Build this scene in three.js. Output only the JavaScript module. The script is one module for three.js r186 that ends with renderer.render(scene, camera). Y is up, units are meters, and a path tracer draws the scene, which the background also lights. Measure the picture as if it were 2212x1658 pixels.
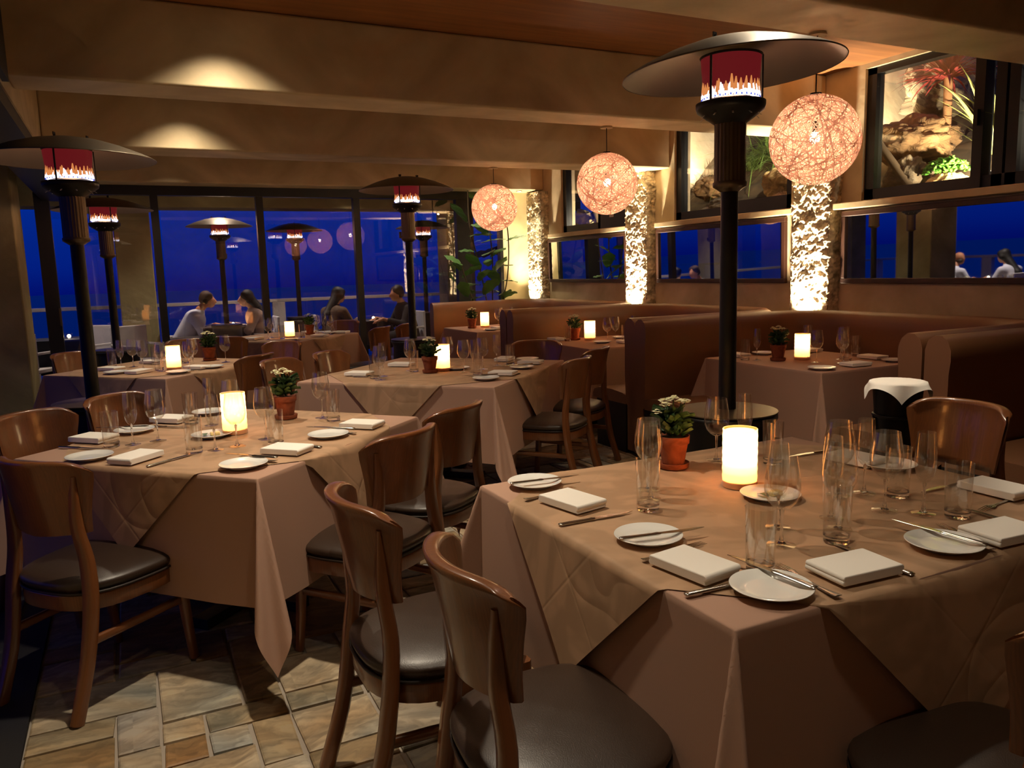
import * as THREE from 'three';
import { mergeGeometries } from 'three/addons/utils/BufferGeometryUtils.js';
import { RoundedBoxGeometry } from 'three/addons/geometries/RoundedBoxGeometry.js';
import { MarchingCubes } from 'three/addons/objects/MarchingCubes.js';
import { ImprovedNoise } from 'three/addons/math/ImprovedNoise.js';

// ---------------------------------------------------------------- camera, sky, exposure
const scene = new THREE.Scene();
const camera = new THREE.PerspectiveCamera(52.0, 2212 / 1658, 0.05, 2000);
camera.position.set(0, 1.45, 0);
camera.up.set(0.088, 0.989, -0.117);
camera.lookAt(0.433, 1.45 - 0.144, -0.89);
const renderer = new THREE.WebGLRenderer({ antialias: true });
renderer.toneMapping = THREE.LinearToneMapping;
renderer.toneMappingExposure = 1.25;
renderer.shadowMap.enabled = true;
{ // deep blue dusk sky: it only changes with height above the horizon
  const W = 64, Hh = 128, d = new Float32Array(W * Hh * 4);
  for (let j = 0; j < Hh; j++) {
    const el = ((j + 0.5) / Hh - 0.5) * 180, t = THREE.MathUtils.clamp(el / 14, 0, 1), k = Math.sqrt(t);
    for (let i = 0; i < W; i++) d.set([0.0003 + 0.0007 * k, 0.0024 + 0.024 * k, 0.105 + 0.165 * k, 1], (j * W + i) * 4);
  }
  const sky = new THREE.DataTexture(d, W, Hh, THREE.RGBAFormat, THREE.FloatType);
  sky.mapping = THREE.EquirectangularReflectionMapping; sky.magFilter = THREE.LinearFilter; sky.needsUpdate = true;
  scene.background = sky;
}

// ---------------------------------------------------------------- helpers
let seed = 20240;
const rnd = () => { seed = (seed + 0x6d2b79f5) | 0; let t = Math.imul(seed ^ (seed >>> 15), 1 | seed); t = (t + Math.imul(t ^ (t >>> 7), 61 | t)) ^ t; return ((t ^ (t >>> 14)) >>> 0) / 4294967296; };
const rr = (a, b) => a + (b - a) * rnd();
const PN = new ImprovedNoise();
const fbm = (x, y, z, o = 4) => { let s = 0, a = 0.5, f = 1; for (let i = 0; i < o; i++) { s += a * PN.noise(x * f, y * f, z * f); a *= 0.5; f *= 2.03; } return s; };
const names = new Map();
const numbered = (n) => { const k = names.get(n) ?? 0; names.set(n, k + 1); return k ? n + '_' + String(k).padStart(3, '0') : n; };
const finish = (o) => { o.traverse((c) => { if (c.isMesh) { c.castShadow = true; c.receiveShadow = true; } }); return o; };
function add(name, geo, m, parent) { // a part
  const o = new THREE.Mesh(Array.isArray(geo) ? merge(geo) : geo, m); o.name = name; o.castShadow = o.receiveShadow = true; parent.add(o); return o;
}
function solo(name, geo, m, label, category, group, kind) { // a thing or a piece of the setting that is one mesh
  const o = add(numbered(name), geo, m, scene);
  if (kind) o.userData.kind = kind; if (label) o.userData.label = label; if (category) o.userData.category = category; if (group) o.userData.group = group;
  return o;
}
const struct = (name, geo, m, label) => { const o = add(name, geo, m, scene); o.userData.kind = 'structure'; if (label) { o.userData.label = label; } return o; };
function thing(name, label, category, p = [0, 0, 0], turn = 0, group) {
  const o = new THREE.Group(); o.name = numbered(name); scene.add(o); o.position.set(...p); o.rotation.y = turn;
  o.userData = { label, category }; if (group) o.userData.group = group; return o;
}
function copyOf(root, name, label, category, p, turn, group) {
  const r = root.clone(); r.name = numbered(name); r.userData = { label, category }; if (group) r.userData.group = group;
  r.position.set(...p); r.rotation.set(0, turn, 0); scene.add(r); return r;
}
function merge(list) {
  const l = list.map((g) => { let h = g.index ? g.toNonIndexed() : g; for (const k of Object.keys(h.attributes)) if (!['position', 'normal', 'uv'].includes(k)) h.deleteAttribute(k); if (!h.attributes.uv) h.setAttribute('uv', new THREE.BufferAttribute(new Float32Array(h.attributes.position.count * 2), 2)); if (!h.attributes.normal) h.computeVertexNormals(); return h; });
  return l.length === 1 ? l[0] : mergeGeometries(l);
}
function uvBox(g) { // uv in metres from the dominant axis of each face
  g = g.index ? g.toNonIndexed() : g; const p = g.attributes.position, n = g.attributes.normal, uv = new Float32Array(p.count * 2);
  for (let i = 0; i < p.count; i += 3) {
    let ax = 0, ay = 0, az = 0; for (let k = 0; k < 3; k++) { ax += Math.abs(n.getX(i + k)); ay += Math.abs(n.getY(i + k)); az += Math.abs(n.getZ(i + k)); }
    for (let k = 0; k < 3; k++) { const X = p.getX(i + k), Y = p.getY(i + k), Z = p.getZ(i + k); const [u, v] = ay >= ax && ay >= az ? [X, Z] : ax >= az ? [Z, Y] : [X, Y]; uv[(i + k) * 2] = u; uv[(i + k) * 2 + 1] = v; }
  }
  g.setAttribute('uv', new THREE.BufferAttribute(uv, 2)); return g;
}
const box = (x0, x1, y0, y1, z0, z1) => uvBox(new THREE.BoxGeometry(Math.abs(x1 - x0), Math.abs(y1 - y0), Math.abs(z1 - z0)).translate((x0 + x1) / 2, (y0 + y1) / 2, (z0 + z1) / 2));
const rbox = (w, h, d, r, x = 0, y = 0, z = 0, seg = 2) => uvBox(new RoundedBoxGeometry(w, h, d, seg, r).translate(x, y, z));
const cyl = (r0, r1, h, x, y, z, n = 24, open = false) => new THREE.CylinderGeometry(r1, r0, h, n, 1, open).translate(x, y + h / 2, z);
const lathe = (pts, n = 32) => new THREE.LatheGeometry(pts.map(([x, y]) => new THREE.Vector2(x, y)), n);
const V3 = (x, y, z) => new THREE.Vector3(x, y, z);
const tube = (pts, r, n = 24, s = 8) => new THREE.TubeGeometry(new THREE.CatmullRomCurve3(pts.map((p) => V3(...p))), n, r, s);
function gridGeo(nu, nv, fn, uvs = 1) { // surface from fn(u, v) -> [x, y, z]
  const pos = [], uv = [], idx = [];
  for (let j = 0; j <= nv; j++) for (let i = 0; i <= nu; i++) { const p = fn(i / nu, j / nv); pos.push(p[0], p[1], p[2]); uv.push(p[3] ?? (i / nu) * uvs, p[4] ?? (j / nv) * uvs); }
  for (let j = 0; j < nv; j++) for (let i = 0; i < nu; i++) { const a = j * (nu + 1) + i, b = a + 1, c = a + nu + 1, d = c + 1; idx.push(a, b, d, a, d, c); }
  const g = new THREE.BufferGeometry(); g.setAttribute('position', new THREE.Float32BufferAttribute(pos, 3)); g.setAttribute('uv', new THREE.Float32BufferAttribute(uv, 2)); g.setIndex(idx); g.computeVertexNormals(); return g;
}
function loft(rings, cap = true) { // rings: equal-length closed loops of [x,y,z]
  const n = rings[0].length; const side = gridGeo(n, rings.length - 1, (u, v) => rings[Math.round(v * (rings.length - 1))][Math.round(u * n) % n]);
  const out = [side];
  if (cap) for (const [ring, flip] of [[rings[0], true], [rings[rings.length - 1], false]]) {
    const c = ring.reduce((s, p) => [s[0] + p[0] / n, s[1] + p[1] / n, s[2] + p[2] / n], [0, 0, 0]); const pos = [];
    for (let i = 0; i < n; i++) { const a = ring[i], b = ring[(i + 1) % n]; pos.push(...c, ...(flip ? b : a), ...(flip ? a : b)); }
    const g = new THREE.BufferGeometry(); g.setAttribute('position', new THREE.Float32BufferAttribute(pos, 3)); g.computeVertexNormals(); out.push(g);
  }
  return merge(out);
}
function bar(pts, w, d, seg = 10) { // tapered rounded-rectangle bar along a curve; w, d: functions of t or numbers
  const c = new THREE.CatmullRomCurve3(pts.map((p) => V3(...p))), rings = [];
  const W = typeof w === 'function' ? w : () => w, Dd = typeof d === 'function' ? d : () => d;
  for (let i = 0; i <= seg; i++) {
    const t = i / seg, p = c.getPoint(t), T = c.getTangent(t); let side = V3(1, 0, 0); side.addScaledVector(T, -side.dot(T)).normalize(); const f = V3().crossVectors(T, side).normalize();
    const a = W(t) / 2, b = Dd(t) / 2, k = 0.55; const ring = [[a, b * k], [a * k, b], [-a * k, b], [-a, b * k], [-a, -b * k], [-a * k, -b], [a * k, -b], [a, -b * k]];
    rings.push(ring.map(([u, v]) => [p.x + side.x * u + f.x * v, p.y + side.y * u + f.y * v, p.z + side.z * u + f.z * v]));
  }
  return loft(rings);
}

// ---------------------------------------------------------------- textures
function tex(size, fn, rx = 1, ry = 1, srgb = false) {
  const d = new Uint8Array(size * size * 4);
  for (let y = 0; y < size; y++) for (let x = 0; x < size; x++) { const c = fn(x / size, y / size); const [r, g, b] = Array.isArray(c) ? c : [c, c, c]; d.set([r, g, b, 1].map((q, k) => k === 3 ? 255 : Math.max(0, Math.min(255, Math.round(q * 255)))), (y * size + x) * 4); }
  const t = new THREE.DataTexture(d, size, size); t.wrapS = t.wrapT = THREE.RepeatWrapping; t.magFilter = THREE.LinearFilter; t.minFilter = THREE.LinearMipmapLinearFilter; t.generateMipmaps = true; t.repeat.set(rx, ry); if (srgb) t.colorSpace = THREE.SRGBColorSpace; t.needsUpdate = true; return t;
}
const wrapn = (x, y, f, o = 4, z = 0) => { // tileable noise
  const a = x * Math.PI * 2, b = y * Math.PI * 2, r = f / (2 * Math.PI); return fbm(Math.cos(a) * r + 11, Math.sin(a) * r + Math.cos(b) * r * 1.3 + 7 + z, Math.sin(b) * r + 3, o);
};
const T = {
  plaster: tex(256, (x, y) => 0.5 + 0.5 * wrapn(x, y, 14, 5), 0.8, 0.8),
  mottle: tex(256, (x, y) => { const n = wrapn(x, y, 5, 5); return [0.9 + n * 0.22, 0.89 + n * 0.24, 0.87 + n * 0.28]; }, 0.5, 0.5, true),
  wood: tex(512, (x, y) => { const n = wrapn(x * 1, y, 3, 3), g = 0.5 + 0.5 * Math.sin((x * 26 + n * 7 + 0.4 * Math.sin(y * 6.28)) * 6.283), f = wrapn(x, y * 0.05 + 0.3, 60, 2); const k = 0.86 + 0.07 * g * (0.6 + n) + f * 0.14; return [k, k * 0.97, k * 0.93]; }, 4, 1.3, true),
  board: tex(512, (x, y) => { const s = wrapn(x, y, 4, 4), f = fbm(x * 3 + 5, y * 60, 2, 3); const k = 0.85 + 0.2 * f + 0.14 * s; return [k, k * 0.96, k * 0.9]; }, 0.35, 0.35, true),
  leather: tex(256, (x, y) => 0.5 + 0.4 * wrapn(x, y, 40, 3), 5, 5),
  weave: tex(128, (x, y) => 0.5 + 0.25 * Math.sin(x * 6.283 * 32) * Math.sin(y * 6.283 * 32) + 0.2 * wrapn(x, y, 12, 3), 9, 9),
  crease: tex(512, (x, y) => { const n = wrapn(x, y, 2.4, 2), m = wrapn(x, y, 3.4, 2, 20), c = wrapn(x, y, 1.6, 2, 50); const r = 1 - Math.min(1, Math.abs(n) * 16), q = 1 - Math.min(1, Math.abs(m + 0.1) * 18); const line = Math.max(0, 1 - Math.abs(x - 0.5) * 160) + Math.max(0, 1 - Math.abs(y - 0.5) * 160); return 0.3 + 0.3 * r * r + 0.25 * q * q + c * 0.5 + line * 0.12; }, 0.9, 0.9),
  slate: tex(512, (x, y) => { const n = wrapn(x, y, 6, 5), s = fbm(x * 5 + n * 1.5, y * 24 + n * 3, 5, 4), r = wrapn(x, y, 2.5, 3, 9); const k = 0.84 + 0.42 * s + 0.3 * n; return [k * (1 + 0.25 * r), k, k * (1 - 0.3 * r)]; }, 1.1, 1.1, true),
  slateBump: tex(256, (x, y) => 0.5 + 0.55 * wrapn(x, y, 10, 5), 2, 2),
  rock: tex(512, (x, y) => { const n = wrapn(x, y, 5, 5), m = wrapn(x, y, 14, 4, 30); const k = 0.82 + 0.5 * n + 0.25 * m; return [k, k * 0.97, k * 0.9]; }, 1, 1, true),
  damask: tex(256, (x, y) => { const n = wrapn(x, y, 5, 3, 70), q = Math.max(-0.045, Math.min(0.045, n * 0.4)); return [0.93 + q, 0.92 + q, 0.90 + q * 1.1]; }, 1.6, 1.6, true),
  clay: tex(128, (x, y) => { const n = wrapn(x, y, 6, 4); return [0.95 + n * 0.3, 0.93 + n * 0.4, 0.9 + n * 0.5]; }, 2, 2, true),
};
const std = (o) => new THREE.MeshStandardMaterial(o), phy = (o) => new THREE.MeshPhysicalMaterial(o);
const L = (r, g, b) => new THREE.Color().setRGB(r, g, b);
const M = {
  plaster: std({ color: '#d9c7a4', map: T.mottle, roughness: 0.85, bumpMap: T.plaster, bumpScale: 0.004 }),
  beam: std({ color: '#d6c19b', roughness: 0.6, bumpMap: T.plaster, bumpScale: 0.002, map: T.mottle }),
  ceiling: std({ color: '#a06c3b', map: T.board, roughness: 0.55 }),
  olive: std({ color: '#a59a6c', map: T.mottle, roughness: 0.9, bumpMap: T.plaster, bumpScale: 0.006 }),
  creamWall: std({ color: '#e9dcae', map: T.mottle, roughness: 0.85 }),
  black: std({ color: '#0b0b0c', roughness: 0.45 }),
  track: std({ color: '#141216', roughness: 0.7, bumpMap: T.weave, bumpScale: 0.002 }),
  wood: phy({ color: '#84502a', map: T.wood, roughness: 0.36, clearcoat: 0.7, clearcoatRoughness: 0.14 }),
  frameWood: phy({ color: '#3a2013', map: T.wood, roughness: 0.5 }),
  leather: phy({ color: '#33241a', roughness: 0.42, bumpMap: T.leather, bumpScale: 0.0008, clearcoat: 0.25, clearcoatRoughness: 0.35 }),
  boothLeather: phy({ color: '#7d5334', roughness: 0.46, bumpMap: T.leather, bumpScale: 0.0008, clearcoat: 0.2, clearcoatRoughness: 0.35 }),
  welt: std({ color: '#241811', roughness: 0.5 }),
  underCloth: std({ color: '#b08b76', roughness: 0.95, bumpMap: T.weave, bumpScale: 0.0004, side: THREE.DoubleSide }),
  overCloth: phy({ color: '#bb9777', map: T.damask, roughness: 0.7, bumpMap: T.crease, bumpScale: 0.004, sheen: 0.4, sheenColor: new THREE.Color('#cfbb88'), sheenRoughness: 0.4, side: THREE.DoubleSide }),
  napkin: std({ color: '#f2ece2', roughness: 0.95, bumpMap: T.weave, bumpScale: 0.0005 }),
  china: phy({ color: '#f1efe9', roughness: 0.18, clearcoat: 0.6, clearcoatRoughness: 0.06 }),
  silver: std({ color: '#c9c4ba', metalness: 1, roughness: 0.2 }),
  glass: phy({ color: L(0.97, 0.97, 0.96), roughness: 0.0, transmission: 1, thickness: 0, ior: 1.8, side: THREE.DoubleSide }),
  thickGlass: phy({ color: '#ffffff', roughness: 0.0, transmission: 1, thickness: 0.02, ior: 1.48 }),
  pane: phy({ color: '#ffffff', roughness: 0.0, transmission: 1, thickness: 0, ior: 1.85 }),
  terracotta: std({ color: '#8d4a2c', map: T.clay, roughness: 0.9 }),
  soil: std({ color: '#2a1d14', roughness: 1 }),
  leaf: std({ color: '#274a23', roughness: 0.55, side: THREE.DoubleSide }),
  figLeaf: phy({ color: '#4c7a33', roughness: 0.5, side: THREE.DoubleSide, transmission: 0.3, thickness: 0 }),
  stem: std({ color: '#4a3b24', roughness: 0.9 }),
  petal: phy({ color: '#f5f0c8', roughness: 0.8, side: THREE.DoubleSide }),
  wax: phy({ color: L(1.0, 0.66, 0.32), roughness: 1, transmission: 0.6, thickness: 0, side: THREE.DoubleSide }),
  waxBase: std({ color: L(0.75, 0.38, 0.16), roughness: 0.7 }),
  bulb: std({ color: '#000000', emissive: L(1, 0.78, 0.5), emissiveIntensity: 30 }),
  candleFlame: std({ color: '#000000', emissive: L(1, 0.75, 0.42), emissiveIntensity: 12 }),
  votive: std({ color: '#000000', emissive: L(1, 0.85, 0.6), emissiveIntensity: 6 }),
  lampFace: std({ color: '#000000', emissive: L(1, 0.82, 0.55), emissiveIntensity: 5 }),
  flameWhite: std({ color: '#000000', emissive: L(0.9, 0.85, 1.0), emissiveIntensity: 3.2 }),
  flameOrange: std({ color: '#000000', emissive: L(1, 0.34, 0.1), emissiveIntensity: 0.55 }),
  flameBlue: std({ color: '#000000', emissive: L(0.08, 0.14, 0.9), emissiveIntensity: 0.6 }),
  hotScreen: std({ color: '#1a0606', emissive: L(1, 0.05, 0.07), emissiveIntensity: 0.085, roughness: 0.8 }),
  fibre: phy({ color: L(0.80, 0.56, 0.46), roughness: 1, transmission: 0.45, thickness: 0, side: THREE.DoubleSide }),
  cord: std({ color: '#16100c', roughness: 0.7 }),
  dome: std({ color: '#6d6253', metalness: 0.85, roughness: 0.42, side: THREE.DoubleSide }),
  darkMetal: std({ color: '#15130f', metalness: 0.4, roughness: 0.45 }),
  steel: std({ color: '#6a5c4a', metalness: 0.9, roughness: 0.38 }),
  stone: std({ color: '#f0e6d2', map: T.rock, roughness: 0.95 }),
  mirror: std({ color: '#d9dde2', metalness: 1, roughness: 0.015 }),
  white: std({ color: '#d6d0cc', roughness: 0.6 }),
  deck: std({ color: '#4a453d', map: T.board, roughness: 0.8 }),
  sea: std({ color: L(0.0, 0.004, 0.05), roughness: 0.35, bumpMap: T.plaster, bumpScale: 0.0 }),
  darkCloth: std({ color: '#15151f', roughness: 0.9 }),
  skin: std({ color: '#b57a58', roughness: 0.6 }), skinPale: std({ color: '#c99474', roughness: 0.6 }),
  shirt: std({ color: '#cfd0de', roughness: 0.9 }), blouse: std({ color: '#bfa79a', roughness: 0.9 }), darkShirt: std({ color: '#2b2626', roughness: 0.9 }), brownTop: std({ color: '#5c4a3c', roughness: 0.9 }), trousers: std({ color: '#1d1d24', roughness: 0.9 }),
  hairDark: std({ color: '#120d0a', roughness: 0.6 }), hairBrown: std({ color: '#3a2619', roughness: 0.7 }), eye: std({ color: '#151010', roughness: 0.3 }), lip: std({ color: '#8c4a3e', roughness: 0.6 }),
};

// ---------------------------------------------------------------- lights of the room that are not in a lamp builder below
// (downlights, column uplights, garden spots, heaters, pendants and candles carry their own light)
function spot(p, target, intensity, angle, penumbra, color, radius, parent = scene) {
  const s = new THREE.SpotLight(color, intensity, 0, angle, penumbra, 2); s.position.set(...p); s.target.position.set(...target); s.castShadow = true; s.shadow.radius = radius; s.name = 'spot_light'; scene.add(s, s.target); return s;
}
function point(p, intensity, color, radius) { const s = new THREE.PointLight(color, intensity, 0, 2); s.position.set(...p); s.castShadow = true; s.shadow.radius = radius; s.name = 'point_light'; scene.add(s); return s; }
const WARM = L(1, 0.85, 0.64), AMBER = L(1, 0.58, 0.34);

// ---------------------------------------------------------------- the room
const XW = 5.5, XL = -0.41, ZF = -10.5, CEIL = 3.0;
// floor: slab plus stone tiles, each a piece of its own where it shows largest
{
  const floor = struct('floor', box(XL, XW + 0.3, -0.12, -0.014, ZF - 0.1, 1.2), std({ color: '#a3978a', roughness: 0.95 }), 'pale grout bed under random slate paving');
  const cols = ['#bcab90', '#ab9675', '#a5845a', '#b5a58d', '#c4b8a3', '#9f855f', '#aea395', '#a68e6b'];
  const mats = cols.map((c, i) => { const map = T.slate.clone(); map.offset.set(i * 0.37, i * 0.21); map.needsUpdate = true; return std({ color: c, map, roughness: 0.6, bumpMap: T.slateBump, bumpScale: 0.004 }); });
  const U = 0.132, nx = Math.floor((XW - XL) / U), nz = Math.floor((1.0 - ZF) / U), used = new Uint8Array(nx * nz), tiles = [];
  const sizes = [[2, 2], [3, 2], [2, 1], [1, 1], [2, 3], [1, 2], [2, 1], [2, 2], [2, 1]];
  for (let j = 0; j < nz; j++) for (let i = 0; i < nx; i++) {
    if (used[j * nx + i]) continue; let w = 1, h = 1;
    for (let k = 0; k < 6; k++) { const s = sizes[Math.floor(rnd() * sizes.length)]; let ok = i + s[0] <= nx && j + s[1] <= nz; for (let b = 0; ok && b < s[1]; b++) for (let a = 0; a < s[0]; a++) if (used[(j + b) * nx + i + a]) ok = false; if (ok) { [w, h] = s; break; } }
    for (let b = 0; b < h; b++) for (let a = 0; a < w; a++) used[(j + b) * nx + i + a] = 1;
    const x0 = XL + i * U, z1 = 1.0 - j * U; tiles.push({ x0, x1: x0 + w * U, z0: z1 - h * U, z1 });
  }
  const tileGeo = (t) => {
    const g = 0.006, b = 0.006, top = -0.001 - rnd() * 0.003, lo = -0.014, J = () => rr(-0.004, 0.004);
    const c = [[t.x0 + g, t.z0 + g], [t.x1 - g, t.z0 + g], [t.x1 - g, t.z1 - g], [t.x0 + g, t.z1 - g]].map(([x, z]) => [x + J(), z + J()]);
    const mx = (t.x0 + t.x1) / 2, mz = (t.z0 + t.z1) / 2, pos = [], P = [];
    for (const [x, z] of c) P.push([x, lo, z]); for (const [x, z] of c) P.push([x, top - 0.003, z]); for (const [x, z] of c) P.push([x + Math.sign(mx - x) * b, top, z + Math.sign(mz - z) * b]);
    const q = (a, bb, cc, d) => pos.push(...P[a], ...P[cc], ...P[bb], ...P[a], ...P[d], ...P[cc]);
    for (let k = 0; k < 4; k++) { const n = (k + 1) % 4; q(n, k, k + 4, n + 4); q(n + 4, k + 4, k + 8, n + 8); } q(8, 9, 10, 11);
    const ge = new THREE.BufferGeometry(); ge.setAttribute('position', new THREE.Float32BufferAttribute(pos, 3)); ge.computeVertexNormals(); const ox = rnd() * 3, oz = rnd() * 3;
    ge.setAttribute('uv', new THREE.Float32BufferAttribute(Array.from({ length: pos.length / 3 }, (_, i) => [pos[i * 3] + ox, pos[i * 3 + 2] + oz]).flat(), 2)); return ge;
  };
  tiles.forEach((t) => { t.d = Math.hypot((t.x0 + t.x1) / 2 - 0.3, (t.z0 + t.z1) / 2 + 2.2); if (t.z1 > -0.9) t.d += 5; });
  tiles.sort((a, b) => a.d - b.d);
  const rest = new Map();
  tiles.forEach((t, k) => { const m = Math.floor(rnd() * mats.length), g = tileGeo(t); if (k < 290) add('stone_tile', g, mats[m], floor); else { if (!rest.has(m)) rest.set(m, []); rest.get(m).push(g); } });
  for (const [m, list] of rest) { const o = add('stone_tiles', list, mats[m], floor); o.userData.kind = 'stuff'; }
}
struct('trim_1', [box(XL - 0.42, XL, -0.12, 0.004, ZF, 1.2), box(XL - 0.30, XL - 0.26, 0.004, 0.012, ZF, 1.2), box(XL - 0.16, XL - 0.12, 0.004, 0.012, ZF, 1.2)], M.track, 'dark grooved sliding door track along the floor edge');
struct('ceiling', box(XL - 0.3, XW + 0.3, CEIL, CEIL + 0.12, ZF - 0.2, 1.2), M.ceiling, 'brown timber ceiling between the plaster beams');
const BEAMS = [[-2.87, -3.3, 2.66], [-5.05, -5.43, 2.54], [-7.19, -7.62, 2.5], [-10.1, -10.62, 2.55]];
BEAMS.forEach(([z1, z0, y], i) => struct('beam_' + (i + 1), rboxBeam(XL - 0.05, XW, y, CEIL, z0, z1), M.beam, 'pale plaster ceiling beam'));
function rboxBeam(x0, x1, y0, y1, z0, z1) { return uvBox(new RoundedBoxGeometry(x1 - x0, y1 - y0, z1 - z0, 2, 0.018).translate((x0 + x1) / 2, (y0 + y1) / 2, (z0 + z1) / 2)); }
// left side: open to the deck under a lintel
struct('wall_left', [box(XL - 0.35, XL - 0.05, 2.45, CEIL, ZF, 1.2), box(XL - 0.3, XL - 0.1, 0, 2.45, -2.9, 1.2)], M.beam, 'plaster wall and lintel beside the opening to the deck');
solo('sliding_door_rail', [box(XL - 0.32, XL - 0.06, 2.36, 2.45, ZF, -2.9), box(XL - 0.05, XL - 0.02, 2.47, 2.98, -4.9, 1.1)], M.black, 'black sliding door head rail and rolled screen over the sea opening', 'door rail');
struct('wall_back', box(XL - 0.35, XW + 0.3, 0, CEIL, 1.2, 1.4), M.plaster, 'plaster wall behind the photographer');
// right wall with three garden windows and mirrors
const WY0 = 1.93, WY1 = 2.96, WIN = [[-4.66, -2.3], [-7.12, -5.42], [-9.6, -7.98]];
{
  const parts = [box(XW, XW + 0.22, 0, WY0, ZF, 1.2), box(XW, XW + 0.22, WY1, CEIL, ZF, 1.2)];
  let z = 1.2; for (const [a, b] of WIN) { parts.push(box(XW, XW + 0.22, WY0, WY1, b, z)); z = a; } parts.push(box(XW, XW + 0.22, WY0, WY1, ZF, z));
  struct('wall_right', parts, M.plaster, 'cream plaster wall with garden windows above the booths');
}
WIN.forEach(([a, b], i) => {
  const f = 0.085, X0 = XW + 0.03, X1 = XW + 0.12;
  const frames = [box(X0, X1, WY0, WY0 + f, a, b), box(X0, X1, WY1 - f * 0.6, WY1, a, b), box(X0, X1, WY0, WY1, a, a + f), box(X0, X1, WY0, WY1, b - f, b)];
  if (i === 0) { for (const z of [-3.74, -3.60, -3.505]) frames.push(box(X0 - (z < -3.7 ? 0.02 : 0), X1, WY0, WY1, z, z + 0.075)); }
  if (i === 1) frames.push(box(X0, X1, WY0, WY1, -6.35, -6.29), box(X0, X1, WY0 + f, WY0 + 0.13, -6.3, b));
  if (i === 2) frames.push(box(X0, X1, WY0, WY1, -8.72, -8.66), box(X0, X1, WY0 + f, WY0 + 0.2, -8.7, b));
  const w = struct('window_' + (i + 1), frames, M.black, ['black framed garden window with sliding sash by the red-leaved plant', 'black framed garden window before the green grasses', 'black framed garden window before the pale boulders'][i]);
  add('pane', box(XW + 0.07, XW + 0.074, WY0 + f, WY1 - 0.05, a + f, b - f), M.pane, w);
  if (i === 0) add('latch', box(X0 - 0.05, X0 - 0.02, 2.36, 2.47, -3.72, -3.69), M.black, w);
  if (i === 2) add('sticker', box(X0 - 0.003, X0, 2.06, 2.11, -8.45, -8.36), M.white, w);
  // ledge and leaning mirror
  struct('trim_' + (i + 2), rbox(0.12, 0.055, b - a + 0.46, 0.008, XW - 0.04, 1.895, (a + b) / 2 - (i === 0 ? 0.02 : 0)), M.beam, 'plaster ledge between mirror and window');
});
[[-4.81, -2.6, 'dark framed wall mirror under the window with the red-leaved plant'], [-7.38, -5.44, 'dark framed wall mirror under the window with the green grasses'], [-9.92, -7.98, 'dark framed wall mirror under the window with the pale boulders']].forEach(([a, b, label]) => {
  const g = thing('wall_mirror', label, 'mirror', [XW - 0.005, 1.257, (a + b) / 2]); g.rotation.z = THREE.MathUtils.degToRad(1.05);
  const h = 0.595, l = b - a, f = 0.042;
  for (const q of [[0, f, -l / 2, l / 2], [h - f, h, -l / 2, l / 2], [f, h - f, -l / 2, -l / 2 + f], [f, h - f, l / 2 - f, l / 2]]) add('frame_rail', uvBox(new RoundedBoxGeometry(0.04, q[1] - q[0], q[3] - q[2], 1, 0.005).translate(-0.02, (q[0] + q[1]) / 2, (q[2] + q[3]) / 2)), M.frameWood, g);
  add('mirror_glass', box(-0.02, -0.012, f - 0.004, h - f + 0.004, -l / 2 + f - 0.004, l / 2 - f + 0.004), M.mirror, g);
});
// rough stone columns lit from below
[[-5.085, 'rough tufa stone column glowing beside the first booth'], [-7.68, 'rough tufa stone column glowing beside the second booth'], [-10.2, 'rough tufa stone column glowing beside the fig plant']].forEach(([zc, label], k) => {
  const hw = 0.215, y0 = 0.0, y1 = k === 0 ? 2.54 : k === 1 ? 2.5 : 2.53, xf = XW - 0.12, per = hw * 2 + 0.24;
  const g = gridGeo(80, 340, (u, v0) => { const v = Math.pow(v0, 0.72);
    let s = u * per, x, z, nx = 0, nz = 0; if (s < 0.12) { x = XW - s; z = zc - hw; nz = -1; } else if (s < 0.12 + hw * 2) { x = xf; z = zc - hw + (s - 0.12); nx = -1; } else { x = xf + (s - 0.12 - hw * 2); z = zc + hw; nz = 1; }
    const y = y0 + v * (y1 - y0); const e = Math.min(Math.abs(s - 0.12), Math.abs(s - 0.12 - hw * 2)); const rnd2 = e < 0.04 ? (0.04 - e) * 0.5 : 0;
    const a = zc * 7 + s * 5; const n1 = fbm(s * 7 + zc, y * 6, zc, 4), n2 = 1 - Math.abs(fbm(s * 12 + 9, y * 10 + zc, 4, 4)) * 2.2, n3 = fbm(s * 40, y * 40, 2, 3);
    const d = THREE.MathUtils.clamp(0.004 + n1 * 0.036 + (n2 - 0.6) * 0.024 + n3 * 0.012, -0.03, 0.026) - rnd2;
    return [x + nx * d + (nz ? 0 : 0), y, z + nz * d, s * 2, y * 2];
  });
  solo('stone_column', g, M.stone, label, 'column');
});

// far glass wall
const MUL = [-0.74, 0.42, 1.63, 2.87, 4.39, 4.98];
{
  const fr = [box(XL - 0.4, 5.08, 2.44, 2.55, ZF - 0.06, ZF + 0.06), box(XL - 0.4, 5.08, 0, 0.09, ZF - 0.05, ZF + 0.05)];
  MUL.forEach((x, i) => { const w = i === 0 ? 0.15 : i === 4 ? 0.2 : i === 5 ? 0.05 : 0.085; fr.push(box(x - w / 2, x + w / 2, 0, 2.45, ZF - 0.05, ZF + 0.05)); });
  const w = struct('window_4', fr, M.black, 'black framed glass wall towards the sea deck');
  for (let i = 0; i < MUL.length - 1; i++) add('pane', box(MUL[i] + 0.06, MUL[i + 1] - 0.03, 0.09, 2.43, ZF - 0.004, ZF), M.pane, w);
  add('handle', box(-0.68, -0.66, 0.95, 1.15, ZF + 0.05, ZF + 0.08), M.steel, w);
}
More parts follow.
